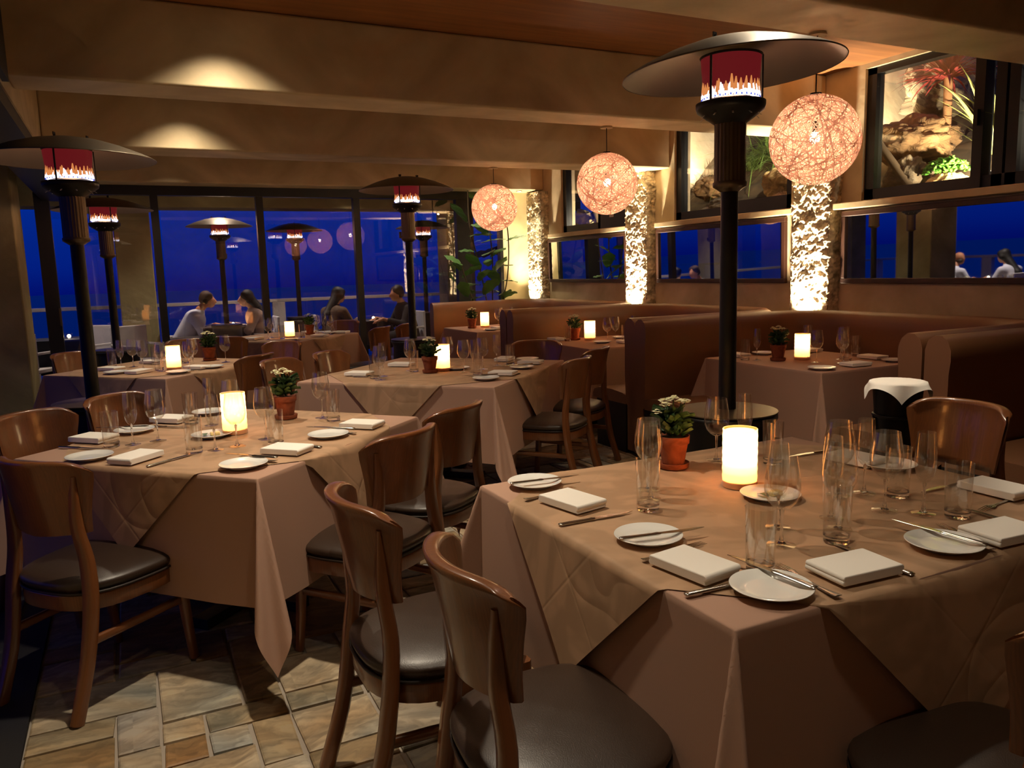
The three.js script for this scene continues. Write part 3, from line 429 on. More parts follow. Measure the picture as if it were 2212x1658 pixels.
const LAY = {
near:{candle:[[1.662,-1.824]],pot:[[1.632,-2.115]],plates:[[1.124,-2.165],[1.132,-1.567],[1.164,-1.178],[1.701,-1.17],[1.649,-1.681],[2.225,-1.738]],napkins:[[1.118,-1.919,0.2],[1.101,-1.351,0.15],[1.391,-1.163,1.5],[1.884,-1.144,1.5],[2.235,-1.382,0],[2.191,-1.842,0.1]],forks:[[1.009,-2.023,1.258,-2.088],[1.022,-1.446,1.268,-1.483],[1.252,-1.074,1.287,-1.301],[1.764,-1.085,1.849,-1.294],[2.25,-1.329,2.05,-1.3]],knives:[[0.994,-1.775,1.238,-1.77],[0.996,-1.247,1.185,-1.234],[1.486,-1.09,1.495,-1.298],[1.987,-1.098,2.007,-1.289],[2.28,-1.49,2.05,-1.49],[2.28,-2.0,2.056,-2.007]],pknives:[[1.036,-2.157,1.226,-2.134],[1.044,-1.561,1.23,-1.529],[1.221,-1.113,1.203,-1.272],[1.748,-1.096,1.73,-1.264]],tumblers:[[1.278,-1.77],[1.227,-1.277],[1.517,-1.323],[1.937,-1.299],[1.965,-1.503],[1.946,-1.976]],wines:[[1.401,-1.937],[1.387,-1.374],[1.822,-1.431],[1.594,-1.386],[1.835,-1.6],[1.817,-2.112]],flutes:[[1.348,-1.854],[1.475,-1.474],[1.913,-1.574],[1.888,-1.362],[1.944,-2.112],[1.65,-1.458]]},
left:{candle:[[0.391,-3.618]],pot:[[0.655,-3.856]],plates:[[-0.174,-3.412],[0.338,-2.945],[0.73,-3.301],[-0.01,-3.909],[0.292,-3.591],[0.341,-4.222]],napkins:[[-0.012,-3.282,-0.78],[0.521,-3.092,0.78],[-0.169,-3.795,0.78],[0.157,-4.098,0.78],[0.912,-3.427,0.78]],knives:[[0.023,-3.134,0.173,-3.253],[0.653,-3.101,0.562,-3.228],[-0.296,-3.729,-0.143,-3.58],[0.047,-4.023,0.193,-3.886],[1.02,-3.443,0.858,-3.607]],forks:[[-0.113,-3.304,0.002,-3.486],[0.458,-2.939,0.329,-3.152],[0.844,-3.27,0.741,-3.517]],pknives:[[0.455,-2.941,0.313,-3.091],[0.846,-3.314,0.704,-3.444],[0.048,-3.92,-0.063,-3.969]],tumblers:[[-0.099,-3.621],[0.198,-3.301],[0.238,-3.987],[0.504,-3.248],[0.838,-3.661]],wines:[[0.078,-3.632],[0.362,-3.321],[0.397,-3.749],[0.49,-3.404],[0.809,-3.765]],flutes:[[-0.019,-3.611],[0.276,-3.298],[0.316,-3.881]]},
mid:{candle:[[1.954,-5.115]],pot:[[1.838,-5.052]],plates:[[2.007,-4.5],[2.442,-4.855],[2.058,-5.097],[2.70,-5.27]],napkins:[[1.39,-5.223,0.78],[1.795,-5.543,0.78],[2.189,-4.631,0.78],[2.616,-5.056,0.78],[2.556,-5.369,-0.78]],pknives:[[2.114,-4.551,1.954,-4.593],[2.55,-4.9,2.384,-4.934]],tumblers:[[1.43,-4.995],[1.763,-5.172],[2.055,-4.735],[2.472,-5.1]],wines:[[1.44,-4.903],[1.762,-5.236],[2.027,-4.904],[2.203,-4.982],[2.039,-5.225]],flutes:[[1.51,-5.067],[2.082,-4.851],[2.371,-5.113]],forks:[[2.10,-4.52,1.97,-4.69],[2.52,-4.93,2.40,-5.06]],knives:[[2.30,-4.60,2.16,-4.75],[1.33,-5.16,1.46,-5.03]]},
back:{candle:[[0.298,-6.498]],pot:[[0.601,-7.0]],plates:[[-0.101,-6.511],[0.311,-6.218],[0.561,-6.403]],napkins:[[0.053,-6.42,-0.78],[0.453,-6.409,0.78],[-0.135,-6.771,0.78],[0.162,-7.1,0.78]],tumblers:[[0.195,-6.509],[-0.128,-6.95],[0.189,-6.991],[0.411,-6.915]],wines:[[0.087,-6.7],[0.022,-6.899],[0.396,-6.333],[0.207,-6.403],[0.442,-6.575],[0.70,-6.75]],flutes:[[-0.064,-6.821]]},
far:{candle:[[1.623,-8.95]],pot:[[1.908,-9.25]],plates:[[2.12,-9.205],[1.577,-8.60]],napkins:[[1.93,-8.85,0.78],[2.25,-9.15,0.78],[1.95,-9.5,-0.78],[1.25,-8.98,-0.78]],tumblers:[[1.522,-8.872],[1.738,-8.84],[2.2,-9.3]],wines:[[1.37,-8.82],[1.452,-9.127],[1.97,-9.1],[2.097,-9.04],[2.0,-9.38]],flutes:[[2.1,-9.35]]},
booth1:{candle:[[4.277,-4.08]],pot:[[4.093,-4.124]],plates:[[3.958,-3.611],[4.632,-3.607],[4.30,-4.48]],napkins:[[4.256,-3.603,1.5],[4.66,-3.806,0],[4.05,-4.49,0],[4.66,-4.378,1.5]],tumblers:[[3.941,-4.287],[4.4,-3.799],[4.694,-3.98]],wines:[[4.209,-3.888],[4.31,-3.76],[4.566,-3.967],[4.502,-4.245]],flutes:[[4.002,-4.236],[4.461,-3.907]]},
booth2:{candle:[[3.973,-6.432]],pot:[[3.855,-6.516]],plates:[[3.885,-6.074],[4.269,-6.351]],napkins:[[4.066,-5.938,1.5],[3.70,-6.6,0]],tumblers:[[4.165,-6.12],[3.737,-6.45]],wines:[[4.0,-6.168],[4.124,-6.22]],flutes:[[4.3,-6.18]]},
booth3:{candle:[[3.918,-8.763]],pot:[[3.744,-8.749]],plates:[[3.757,-8.236]],napkins:[[3.905,-8.365,0]],tumblers:[[4.137,-8.633]],wines:[[4.022,-8.601],[4.2,-8.9]],flutes:[[4.3,-8.8]]},
};
const TY = TOP + 0.0045, BARE = TOP + 0.0012;
const WHICH = { // what sets each piece on the larger tables apart, in the order of LAY
  near: {
    plates: ['at the far cloth corner, under a butter knife', 'between the two chairs\' napkins, under a butter knife', 'on the bare cloth corner, under a butter knife', 'next to the bucket chair, under a butter knife', 'with butter and leaf beside the candle', 'before the chair beside the bucket'],
    napkins: ['between the cloth corner plate and long knife', 'between two bread plates by the overlay edge', 'beside the plate on the bare cloth corner', 'beside the plate with the fork behind it', 'before the chair beside the bucket', 'behind the glasses next to the heater pole'],
    tumblers: ['beside the long knife across from the pot', 'touching the fork by the bare cloth corner', 'before the paired wine glass and flute', 'beside the napkin of the bucket chair', 'between the flutes and the rear plate', 'behind the glowing candle'],
    wines: ['between the flower pot and long knife', 'next to the butter plate', 'beside the tumbler of the bucket chair', 'behind the tumbler in mid front', 'before the rear plate', 'between the flower pot and heater pole'],
    flutes: ['behind the tumbler across from the pot', 'between the butter plate and wine glass', 'before the rear bread plate', 'next to the napkin of the bucket chair', 'behind the candle by the heater pole', 'beside the wine glass in mid front'],
    forks: ['under the napkin by the far cloth corner', 'under the napkin by the overlay edge', 'beside the bare cloth corner plate', 'beside the plate of the bucket-side place', 'under the napkin of the bucket chair'],
    pknives: ['on the far corner plate', 'on the plate between two napkins', 'on the bare corner plate', 'on the bucket-side plate'],
    knives: ['beside the tumbler across from the pot', 'beside the bare cloth corner', 'under the napkin of the bare-corner place', 'under the napkin of the bucket-side place', 'before the chair beside the bucket', 'next to the heater pole'],
  },
  left: {
    plates: ['with nothing on it beside the track chair', 'on the bare cloth corner under a butter knife', 'before the chair next to the middle table', 'before the chair at the heater pole', 'with butter and leaf beside the candle', 'behind the candle'],
    napkins: ['before the chair by the floor track', 'beside the bare cloth corner', 'before the chair at the deck opening', 'before the chair at the heater pole', 'before the chair next to the middle table'],
    tumblers: ['before the chair at the deck opening', 'before the chair by the floor track', 'behind the candle', 'before the bare-corner napkin', 'behind the flower pot'],
    wines: ['before the chair at the heater pole', 'in front of the candle', 'behind the candle', 'beside the flower pot', 'next to the middle table'],
    flutes: ['next to the deck-side tumbler', 'in front of the candle', 'behind the candle'],
    pknives: ['on the bare corner plate', 'on the plate next to the middle table', 'on the plate by the heater pole'],
    knives: ['by the floor track chair', 'beside the bare cloth corner', 'by the deck-opening chair', 'by the heater-pole chair', 'next to the middle table'],
    forks: ['by the floor track chair', 'on the bare corner plate', 'next to the middle table'],
  },
  mid: {
    plates: ['on the corner towards the ice bucket', 'before the chair away from the booth end', 'beside the candle', 'before the chair next to the booth end'],
    napkins: ['on the corner towards the floor track', 'behind the flower pot', 'before the chair away from the booth end', 'before the chair next to the booth end', 'before the chair facing the room'],
    tumblers: ['beside the paired glasses at the floor-track corner', 'beside the flower pot', 'before the corner plate', 'towards the booth end'],
    wines: ['on the corner towards the floor track', 'beside the flower pot', 'before the candle', 'between candle and booth-end chair', 'behind the candle'],
    flutes: ['on the corner towards the floor track', 'before the candle', 'towards the booth end'],
  },
};
for (const [key, L0] of Object.entries(LAY)) {
  const words = TB[key][6], y = key.startsWith('booth') ? BARE : TY;
  const put = (k, name, label, cat, x, z, turn, dy = 0, group, own) => finish(copyOf(P[k], name, own ? label.replace(/ on$/, '').replace('small round ', '') + ' ' + own + ', ' + words.replace('the ', '') : label + ' ' + words, cat, [x, y + dy, z], turn, group ? group + ' ' + words : undefined));
  const own = (kind, i) => WHICH[key]?.[kind]?.[i];
  for (const [x, z] of L0.candle) { put('candle', 'pillar_candle', 'glowing cream pillar candle on', 'candle', x, z, 0); point([x, y + 0.124, z], 0.34, L(1, 0.62, 0.30), 0.5); }
  for (const [x, z] of L0.pot) put('pot', 'potted_flower', 'white-flowered plant in terracotta pot and saucer on', 'potted plant', x, z, x * 9);
  L0.wines.forEach(([x, z], i) => put('wine', 'wine_glass', 'empty stemmed wine glass on', 'wine glass', x, z, 0, 0, 'wine glasses on', own('wines', i)));
  L0.flutes.forEach(([x, z], i) => put('flute', 'champagne_flute', 'empty slim champagne flute on', 'flute', x, z, 0, 0, 'flutes on', own('flutes', i)));
  L0.tumblers.forEach(([x, z], i) => put('tumbler', 'tumbler', 'empty straight water tumbler on', 'tumbler', x, z, 0, 0, 'tumblers on', own('tumblers', i)));
  L0.plates.forEach(([x, z], i) => put('plate', 'bread_plate', 'small round white bread plate on', 'plate', x, z, 0, 0, 'bread plates on', own('plates', i)));
  L0.napkins.forEach(([x, z, a], i) => put('napkin', 'folded_napkin', 'folded white napkin on', 'napkin', x, z, a + 1.571, 0.004, 'napkins on', own('napkins', i)));
  const cut = (k, name, label, cat, dy, group, q, w) => { const [x0, z0, x1, z1] = q, l = Math.hypot(x1 - x0, z1 - z0), dx = (x1 - x0) / l, dz = (z1 - z0) / l; put(k, name, label, cat, x0 + dx * 0.108, z0 + dz * 0.108, Math.atan2(dx, dz), dy, group, w); };
  (L0.forks ?? []).forEach((q, i) => cut('fork', 'dinner_fork', 'silver fork on', 'fork', 0, 'forks on', q, own('forks', i)));
  (L0.knives ?? []).forEach((q, i) => cut('knife', 'dinner_knife', 'silver dinner knife on', 'knife', 0, 'dinner knives on', q, own('knives', i)));
  (L0.pknives ?? []).forEach((q, i) => cut('knife', 'butter_knife', 'silver butter knife on', 'knife', 0.0172, 'butter knives on', q, own('pknives', i)));
}
// butter with lemon and herb on two plates
for (const [x, z, w] of [[1.649, -1.681, 'the ice-bucket table'], [0.292, -3.591, 'the floor-track table']]) {
  const g = thing('butter_garnish', 'pat of butter with green leaf on a plate on ' + w, 'butter', [x, TY + 0.0078, z]);
  add('butter_pat', rbox(0.04, 0.014, 0.028, 0.004, 0.012, 0.007, 0.006), std({ color: '#e8cf8a', roughness: 0.5 }), g);
  add('leaf', gridGeo(4, 6, (u, v) => { const s = (u - 0.5) * 2; return [-0.03 + s * 0.013 * Math.sin(v * 3.1), 0.004 + 0.008 * Math.sin(v * 3), -0.02 + v * 0.045]; }), M.leaf, g);
}

// ---------------------------------------------------------------- patio heaters
const heaterProto = new THREE.Group();
{
  const g = heaterProto;
  add('tank_housing', lathe([[0.0001, 0.0], [0.235, 0.0], [0.235, 0.03], [0.20, 0.045], [0.19, 0.76], [0.205, 0.785], [0.205, 0.80], [0.19, 0.806], [0.0001, 0.806]], 40), M.darkMetal, g);
  add('pole', cyl(0.036, 0.034, 0.93, 0, 0.8, 0, 20), M.darkMetal, g); add('housing_lid', lathe([[0.0001, 0.806], [0.19, 0.806], [0.206, 0.808], [0.206, 0.814], [0.0001, 0.82]], 40), M.steel, g);
  add('collar', lathe([[0.036, 1.68], [0.05, 1.69], [0.066, 1.70], [0.068, 1.715], [0.063, 1.72]], 28), M.steel, g);
  const ribs = []; const ring = []; for (let i = 0; i <= 72; i++) ring.push(i); // perforated sleeve: fluted tube
  add('valve_sleeve', gridGeo(96, 14, (u, v) => { const a = u * Math.PI * 2, r = 0.061 + 0.0014 * Math.sign(Math.sin(a * 24)); return [Math.cos(a) * r, 1.715 + v * 0.225, Math.sin(a) * r]; }), M.steel, g);
  add('burner_bowl', lathe([[0.06, 1.935], [0.075, 1.945], [0.132, 1.985], [0.136, 2.0], [0.136, 2.015], [0.126, 2.016], [0.116, 2.008], [0.10, 2.024], [0.085, 2.03], [0.0001, 2.032]], 40), M.darkMetal, g);
  for (let k = 0; k < 10; k++) { const a = (k + 0.5) / 10 * Math.PI * 2; const s = new RoundedBoxGeometry(0.007, 0.002, 0.03, 1, 0.0008); s.rotateX(0.62).translate(0, 1.968, 0.109).rotateY(a); add('vent_slot', s, M.white, g); }
  for (let k = 0; k < 3; k++) { const a = k * 2.094 + 0.4; add('reflector_post', cyl(0.005, 0.005, 0.17, Math.sin(a) * 0.12, 2.01, Math.cos(a) * 0.12, 8), M.darkMetal, g); }
  const e = add('emitter_screen', new THREE.CylinderGeometry(0.118, 0.108, 0.115, 40, 1, true).translate(0, 2.125, 0), M.hotScreen, g); e.userData.label = 'red-hot emitter screen';
  add('emitter_cap', lathe([[0.118, 2.178], [0.122, 2.186], [0.10, 2.19], [0.0001, 2.19]], 32), M.darkMetal, g);
  const tongue = (r, h, w, y0) => lathe([[w * 0.55, 0], [w, h * 0.18], [w * 0.8, h * 0.45], [w * 0.35, h * 0.8], [0.0002, h]], 6).translate(r, y0, 0);
  const fw = [], fo = [], fb = []; for (let k = 0; k < 34; k++) { const a = k / 34 * Math.PI * 2; const h = rr(0.038, 0.072); fw.push(tongue(0.104, h, 0.0125, 2.028).rotateY(a)); fo.push(tongue(0.106, h * rr(1.2, 1.7), 0.0095, 2.032).rotateY(a + rr(-0.06, 0.06))); fb.push(new THREE.ConeGeometry(0.004, 0.014, 5).translate(0.112, 2.034, 0).rotateY(a)); }
  add('flame', fw, M.flameWhite, g).userData.label = 'white gas flames'; add('flame_tips', fo, M.flameOrange, g).userData.label = 'orange flame tips'; add('flame_root', fb, M.flameBlue, g);
  add('reflector_dome', lathe([[0.428, 2.128], [0.430, 2.131], [0.428, 2.134], [0.38, 2.158], [0.28, 2.198], [0.18, 2.228], [0.08, 2.246], [0.0001, 2.252], [0.0001, 2.248], [0.08, 2.242], [0.18, 2.224], [0.28, 2.193], [0.38, 2.153], [0.426, 2.130]], 72), M.dome, g);
  for (let k = 0; k < 3; k++) { const a = k * 2.094 + 0.4; add('wing_nut', [cyl(0.006, 0.006, 0.012, Math.sin(a) * 0.1, 2.24, Math.cos(a) * 0.1, 8), box(Math.sin(a) * 0.1 - 0.012, Math.sin(a) * 0.1 + 0.012, 2.246, 2.262, Math.cos(a) * 0.1 - 0.002, Math.cos(a) * 0.1 + 0.002)], M.darkMetal, g); }
  add('gas_valve', [cyl(0.012, 0.012, 0.04, 0.075, 1.73, 0, 10), rbox(0.03, 0.02, 0.02, 0.004, 0.07, 1.725, 0)], M.steel, g);
}
[[2.24, -2.54, 0.3, 1.033, 'black patio heater with lit flame between the ice-bucket table and first booth'], [-0.2, -4.86, 1.2, 0.978, 'patio heater with lit flame behind the floor-track table at the deck opening'], [-0.1, -8.4, 2.2, 0.985, 'patio heater with lit flame by the corner of the glass wall'], [2.4, -7.02, 2.9, 1.027, 'patio heater with lit flame between the glass-wall table and third booth'], [1.24, -11.45, 0.5, 1, 'patio heater on the deck behind the seated couple'], [2.46, -12.6, 1.5, 1, 'patio heater on the deck near the white railing post'], [4.33, -11.95, 1.1, 1, 'patio heater on the deck behind the far room heater']].forEach(([x, z, a, s, label]) => {
  finish(copyOf(heaterProto, 'patio_heater', label, 'heater', [x, 0, z], a)).scale.y = s; if (s === 1.033) { const d = scene.children[scene.children.length - 1].children.find((c) => c.name === 'reflector_dome'), q = new THREE.Quaternion().setFromAxisAngle(V3(0.437, 0, -0.9).normalize().applyAxisAngle(V3(0, 1, 0), -a), -0.05); d.quaternion.copy(q); const c0 = V3(0, 2.15, 0); d.position.copy(c0.clone().sub(c0.clone().applyQuaternion(q))); } point([x, 2.075 * s, z], 0.55, L(1, 0.45, 0.22), 3);
});

// ---------------------------------------------------------------- pendant lamps of woven fibre
const pendProto = new THREE.Group();
{
  const fib = []; const R0 = 0.239;
  for (let k = 0; k < 215; k++) {
    const n = V3(rr(-1, 1), rr(-1, 1), rr(-1, 1)).normalize(), off = rr(-0.55, 0.55) * R0, rad = Math.sqrt(R0 * R0 - off * off), u = V3(n.y, -n.x, 0.01).normalize(), w = V3().crossVectors(n, u), hw = rr(0.0011, 0.0024), rf = R0 + rr(-0.0015, 0.0015);
    fib.push(gridGeo(44, 1, (s, t) => { const a = s * Math.PI * 2; const p = V3().addScaledVector(u, Math.cos(a) * rad).addScaledVector(w, Math.sin(a) * rad).addScaledVector(n, off + (t - 0.5) * 2 * hw).normalize().multiplyScalar(rf); return [p.x, p.y, p.z]; }));
  }
  add('woven_shell', fib, M.fibre, pendProto).userData.label = 'sphere of tangled pinkish fibre';
  const cap = []; for (let k = 0; k < 16; k++) cap.push(gridGeo(20, 1, (s, t) => { const a = s * 6.2832, r = 0.02 + k * 0.0022 + t * 0.0012; return [Math.cos(a) * r, 0.229 - r * 0.1, Math.sin(a) * r * (0.9 + 0.1 * Math.sin(k))]; }));
  add('crown_ring', cap, M.fibre, pendProto);
  add('socket', lathe([[0.0001, 0.1], [0.016, 0.1], [0.018, 0.06], [0.016, 0.04], [0.0001, 0.04]], 16), M.darkMetal, pendProto);
  add('bulb', new THREE.SphereGeometry(0.028, 18, 14).scale(1, 1.15, 1).translate(0, 0.012, 0), M.bulb, pendProto);
  add('cap', cyl(0.03, 0.03, 0.008, 0, 0.238, 0, 18), M.darkMetal, pendProto);
}
[[3.47, 2.105, -3.26, 2.66, 'woven globe pendant lamp hanging from the beam above the first booth'], [3.52, 2.10, -5.41, 2.54, 'woven globe pendant lamp hanging from the beam above the second booth'], [3.55, 2.09, -7.6, 2.5, 'woven globe pendant lamp hanging from the beam above the third booth']].forEach(([x, y, z, top, label], k) => {
  const o = finish(copyOf(pendProto, 'pendant_lamp', label, 'pendant lamp', [x, y, z], k * 1.1));
  add('cord', cyl(0.0035, 0.0035, top - y - 0.23, 0, 0.23, 0, 8), M.cord, o); add('ceiling_rose', cyl(0.05, 0.045, 0.014, 0, top - y - 0.014, 0, 20), M.beam, o);
  point([x, y + 0.012, z], 0.62, AMBER, 1.2);
});

// ---------------------------------------------------------------- ceiling downlights
[[0.65, -2.60, 14], [2.6, -2.60, 11], [0.62, -4.72, 13], [0.55, -6.85, 9.5], [0.6, -9.62, 7], [3.75, -9.62, 7], [0.7, -0.9, 4]].forEach(([x, z, I]) => {
  const o = thing('ceiling_downlight', 'small recessed ceiling downlight in front of a beam', 'downlight', [x, CEIL, z], 0, 'recessed ceiling downlights');
  add('trim_ring', lathe([[0.04, 0], [0.055, 0], [0.055, -0.006], [0.04, -0.008], [0.04, 0]], 24), M.beam, o); add('lamp_face', cyl(0.036, 0.036, 0.002, 0, -0.004, 0, 20), M.lampFace, o);
  spot([x, CEIL - 0.012, z], [x, 0, z], I, 0.93, 1, WARM, 2.2);
});
// column uplights
[[-5.085], [-7.68], [-10.2]].forEach(([z], i) => {
  const o = thing('column_uplight', 'small uplight tucked behind the booth at the foot of a stone column', 'uplight', [XW - 0.29, 0.8, z], 0, 'column uplights');
  add('housing', cyl(0.035, 0.04, 0.05, 0, -0.06, 0, 16), M.black, o); add('lamp_face', cyl(0.03, 0.03, 0.002, 0, -0.01, 0, 16), M.lampFace, o); add('bracket', box(0, 0.24, -0.055, -0.045, -0.012, 0.012), M.black, o);
  spot([XW - 0.29, 0.798, z], [XW - 0.08, 1.8, z], i === 2 ? 34 : 62, 0.66, 0.9, L(1, 0.80, 0.55), 1.2);
});

// ---------------------------------------------------------------- ice bucket on a stand, draped with a cloth
{
  const g = thing('ice_bucket', 'black ice bucket on a stand draped with a white cloth', 'ice bucket', [3.06, 0, -2.36]);
  add('bucket', lathe([[0.0001, 0.60], [0.075, 0.60], [0.082, 0.606], [0.105, 0.895], [0.110, 0.903], [0.105, 0.907], [0.1, 0.897], [0.078, 0.612], [0.0001, 0.61]], 36), M.darkMetal, g);
  add('stand_ring', new THREE.TorusGeometry(0.098, 0.007, 8, 36).rotateX(Math.PI / 2).translate(0, 0.76, 0), M.darkMetal, g);
  for (let k = 0; k < 3; k++) { const a = k * 2.094; add('stand_leg', tube([[Math.sin(a) * 0.1, 0.76, Math.cos(a) * 0.1], [Math.sin(a) * 0.105, 0.4, Math.cos(a) * 0.105], [Math.sin(a) * 0.15, 0.006, Math.cos(a) * 0.15]], 0.007, 14, 8), M.darkMetal, g); }
  const s = 0.155; const cl = gridGeo(40, 40, (u, v) => { const p = (u - 0.5) * 2 * s * 0.93, q = (v - 0.5) * 2 * s * 0.93, r = Math.hypot(p, q), R = 0.112; if (r <= R) return [p, 0.878 + 0.006 * Math.sin(p * 40) * (1 - r / R), q, p * 3, q * 3]; const a = Math.atan2(q, p), d = r - R, k = Math.cos(4 * a + 0.4); return [Math.cos(a) * (R + 0.006 + d * (0.42 + 0.25 * k)), 0.876 - d * (0.82 - 0.12 * k), Math.sin(a) * (R + 0.006 + d * (0.42 + 0.25 * k)), p * 3, q * 3]; });
  solo('bucket_cloth', cl, M.napkin, 'white cloth draped over the black ice bucket', 'cloth').position.set(3.06, 0.035, -2.36);
}

// ---------------------------------------------------------------- fig plant by the corner
{
  const g = thing('fig_plant', 'tall fiddle-leaf fig with big green leaves behind the third booth', 'plant', [4.55, 0, -9.83]);
  add('pot', lathe([[0.0001, 0], [0.14, 0], [0.17, 0.34], [0.16, 0.34], [0.15, 0.31], [0.0001, 0.3]], 28), M.terracotta, g);
  const stems = [[[0, 0.3, 0], [-0.1, 0.9, 0.02], [-0.22, 1.5, 0.03], [-0.33, 2.05, 0.0], [-0.34, 2.5, 0]], [[0.02, 0.3, 0], [0.06, 0.85, 0.05], [0.16, 1.35, 0.1], [0.2, 1.85, 0.08], [0.16, 2.35, 0.05]], [[-0.02, 0.3, 0.02], [-0.05, 1.0, 0.05], [-0.02, 1.6, 0.02], [-0.06, 2.2, 0]], [[0, 0.3, -0.02], [-0.25, 0.8, 0.05], [-0.42, 1.25, 0.08], [-0.5, 1.55, 0.05]]];
  stems.forEach((s) => add('stem', tube(s, 0.009, 30, 6), M.stem, g));
  const leaf = (l, w) => gridGeo(8, 12, (u, v) => { const s = (u - 0.5) * 2; const ww = w * (Math.sin(Math.pow(v, 0.8) * Math.PI) * 0.75 + 0.45 * Math.exp(-Math.pow((v - 0.75) / 0.2, 2))) * (v > 0.98 ? 0.3 : 1); return [s * ww, 0.05 * l * Math.sin(v * 3) + 0.03 * Math.abs(s) * ww * 6 * 0.3 + 0.006 * Math.sin(v * 18 + s * 4), l * v]; });
  const lg = [leaf(0.34, 0.105), leaf(0.28, 0.095), leaf(0.22, 0.08)];
  const L1 = [[-0.37, 2.08, -1.6], [-0.33, 2.05, 0.3], [-0.3, 2.4, 2.4], [0.19, 1.86, -1.9], [0.2, 1.84, 1.3], [0.17, 2.3, 0.3], [-0.05, 1.68, -0.6], [-0.05, 1.62, 1.6], [-0.1, 1.5, 2.8], [-0.2, 1.45, -1.2], [-0.15, 1.38, 0.6], [0.12, 1.3, 0.9], [0.05, 1.25, -0.9], [-0.48, 1.52, -2.1], [-0.5, 1.45, -0.7], [-0.46, 1.36, 0.7], [-0.4, 1.25, 2.2], [-0.28, 1.15, -1.5], [-0.2, 1.12, 0.4], [0.02, 1.1, 1.9], [0.08, 1.15, -2.4], [-0.05, 2.15, 1.1], [-0.08, 1.9, -1.3], [-0.3, 1.7, -2.2], [-0.36, 1.9, 0.8], [-0.25, 1.3, 0.1], [-0.1, 1.2, -0.4], [0.1, 1.05, 0.2], [-0.35, 1.05, 0.3], [0.18, 1.5, -0.3], [0.0, 1.4, 0.4], [-0.42, 1.1, -0.9]];
  L1.forEach(([x, y, a], k) => { const m = add('leaf', lg[k % 3], M.figLeaf, g); m.position.set(x, y, rr(-0.02, 0.08)); m.rotation.set(rr(-0.9, 0.2), a, rr(-0.4, 0.4), 'YXZ'); });
}
{ const o = thing('corner_downlight', 'ceiling spotlight washing the cream corner wall by the fig', 'downlight', [5.05, 2.52, -9.98]); add('lamp_face', cyl(0.03, 0.03, 0.004, 0, -0.006, 0, 16), M.lampFace, o); add('trim_ring', lathe([[0.032, 0.004], [0.045, 0.004], [0.045, -0.004], [0.032, -0.006]], 20), M.beam, o); spot([5.05, 2.505, -9.98], [5.05, 0.5, -10.3], 3.2, 0.9, 0.8, L(1, 0.86, 0.55), 1.5); }

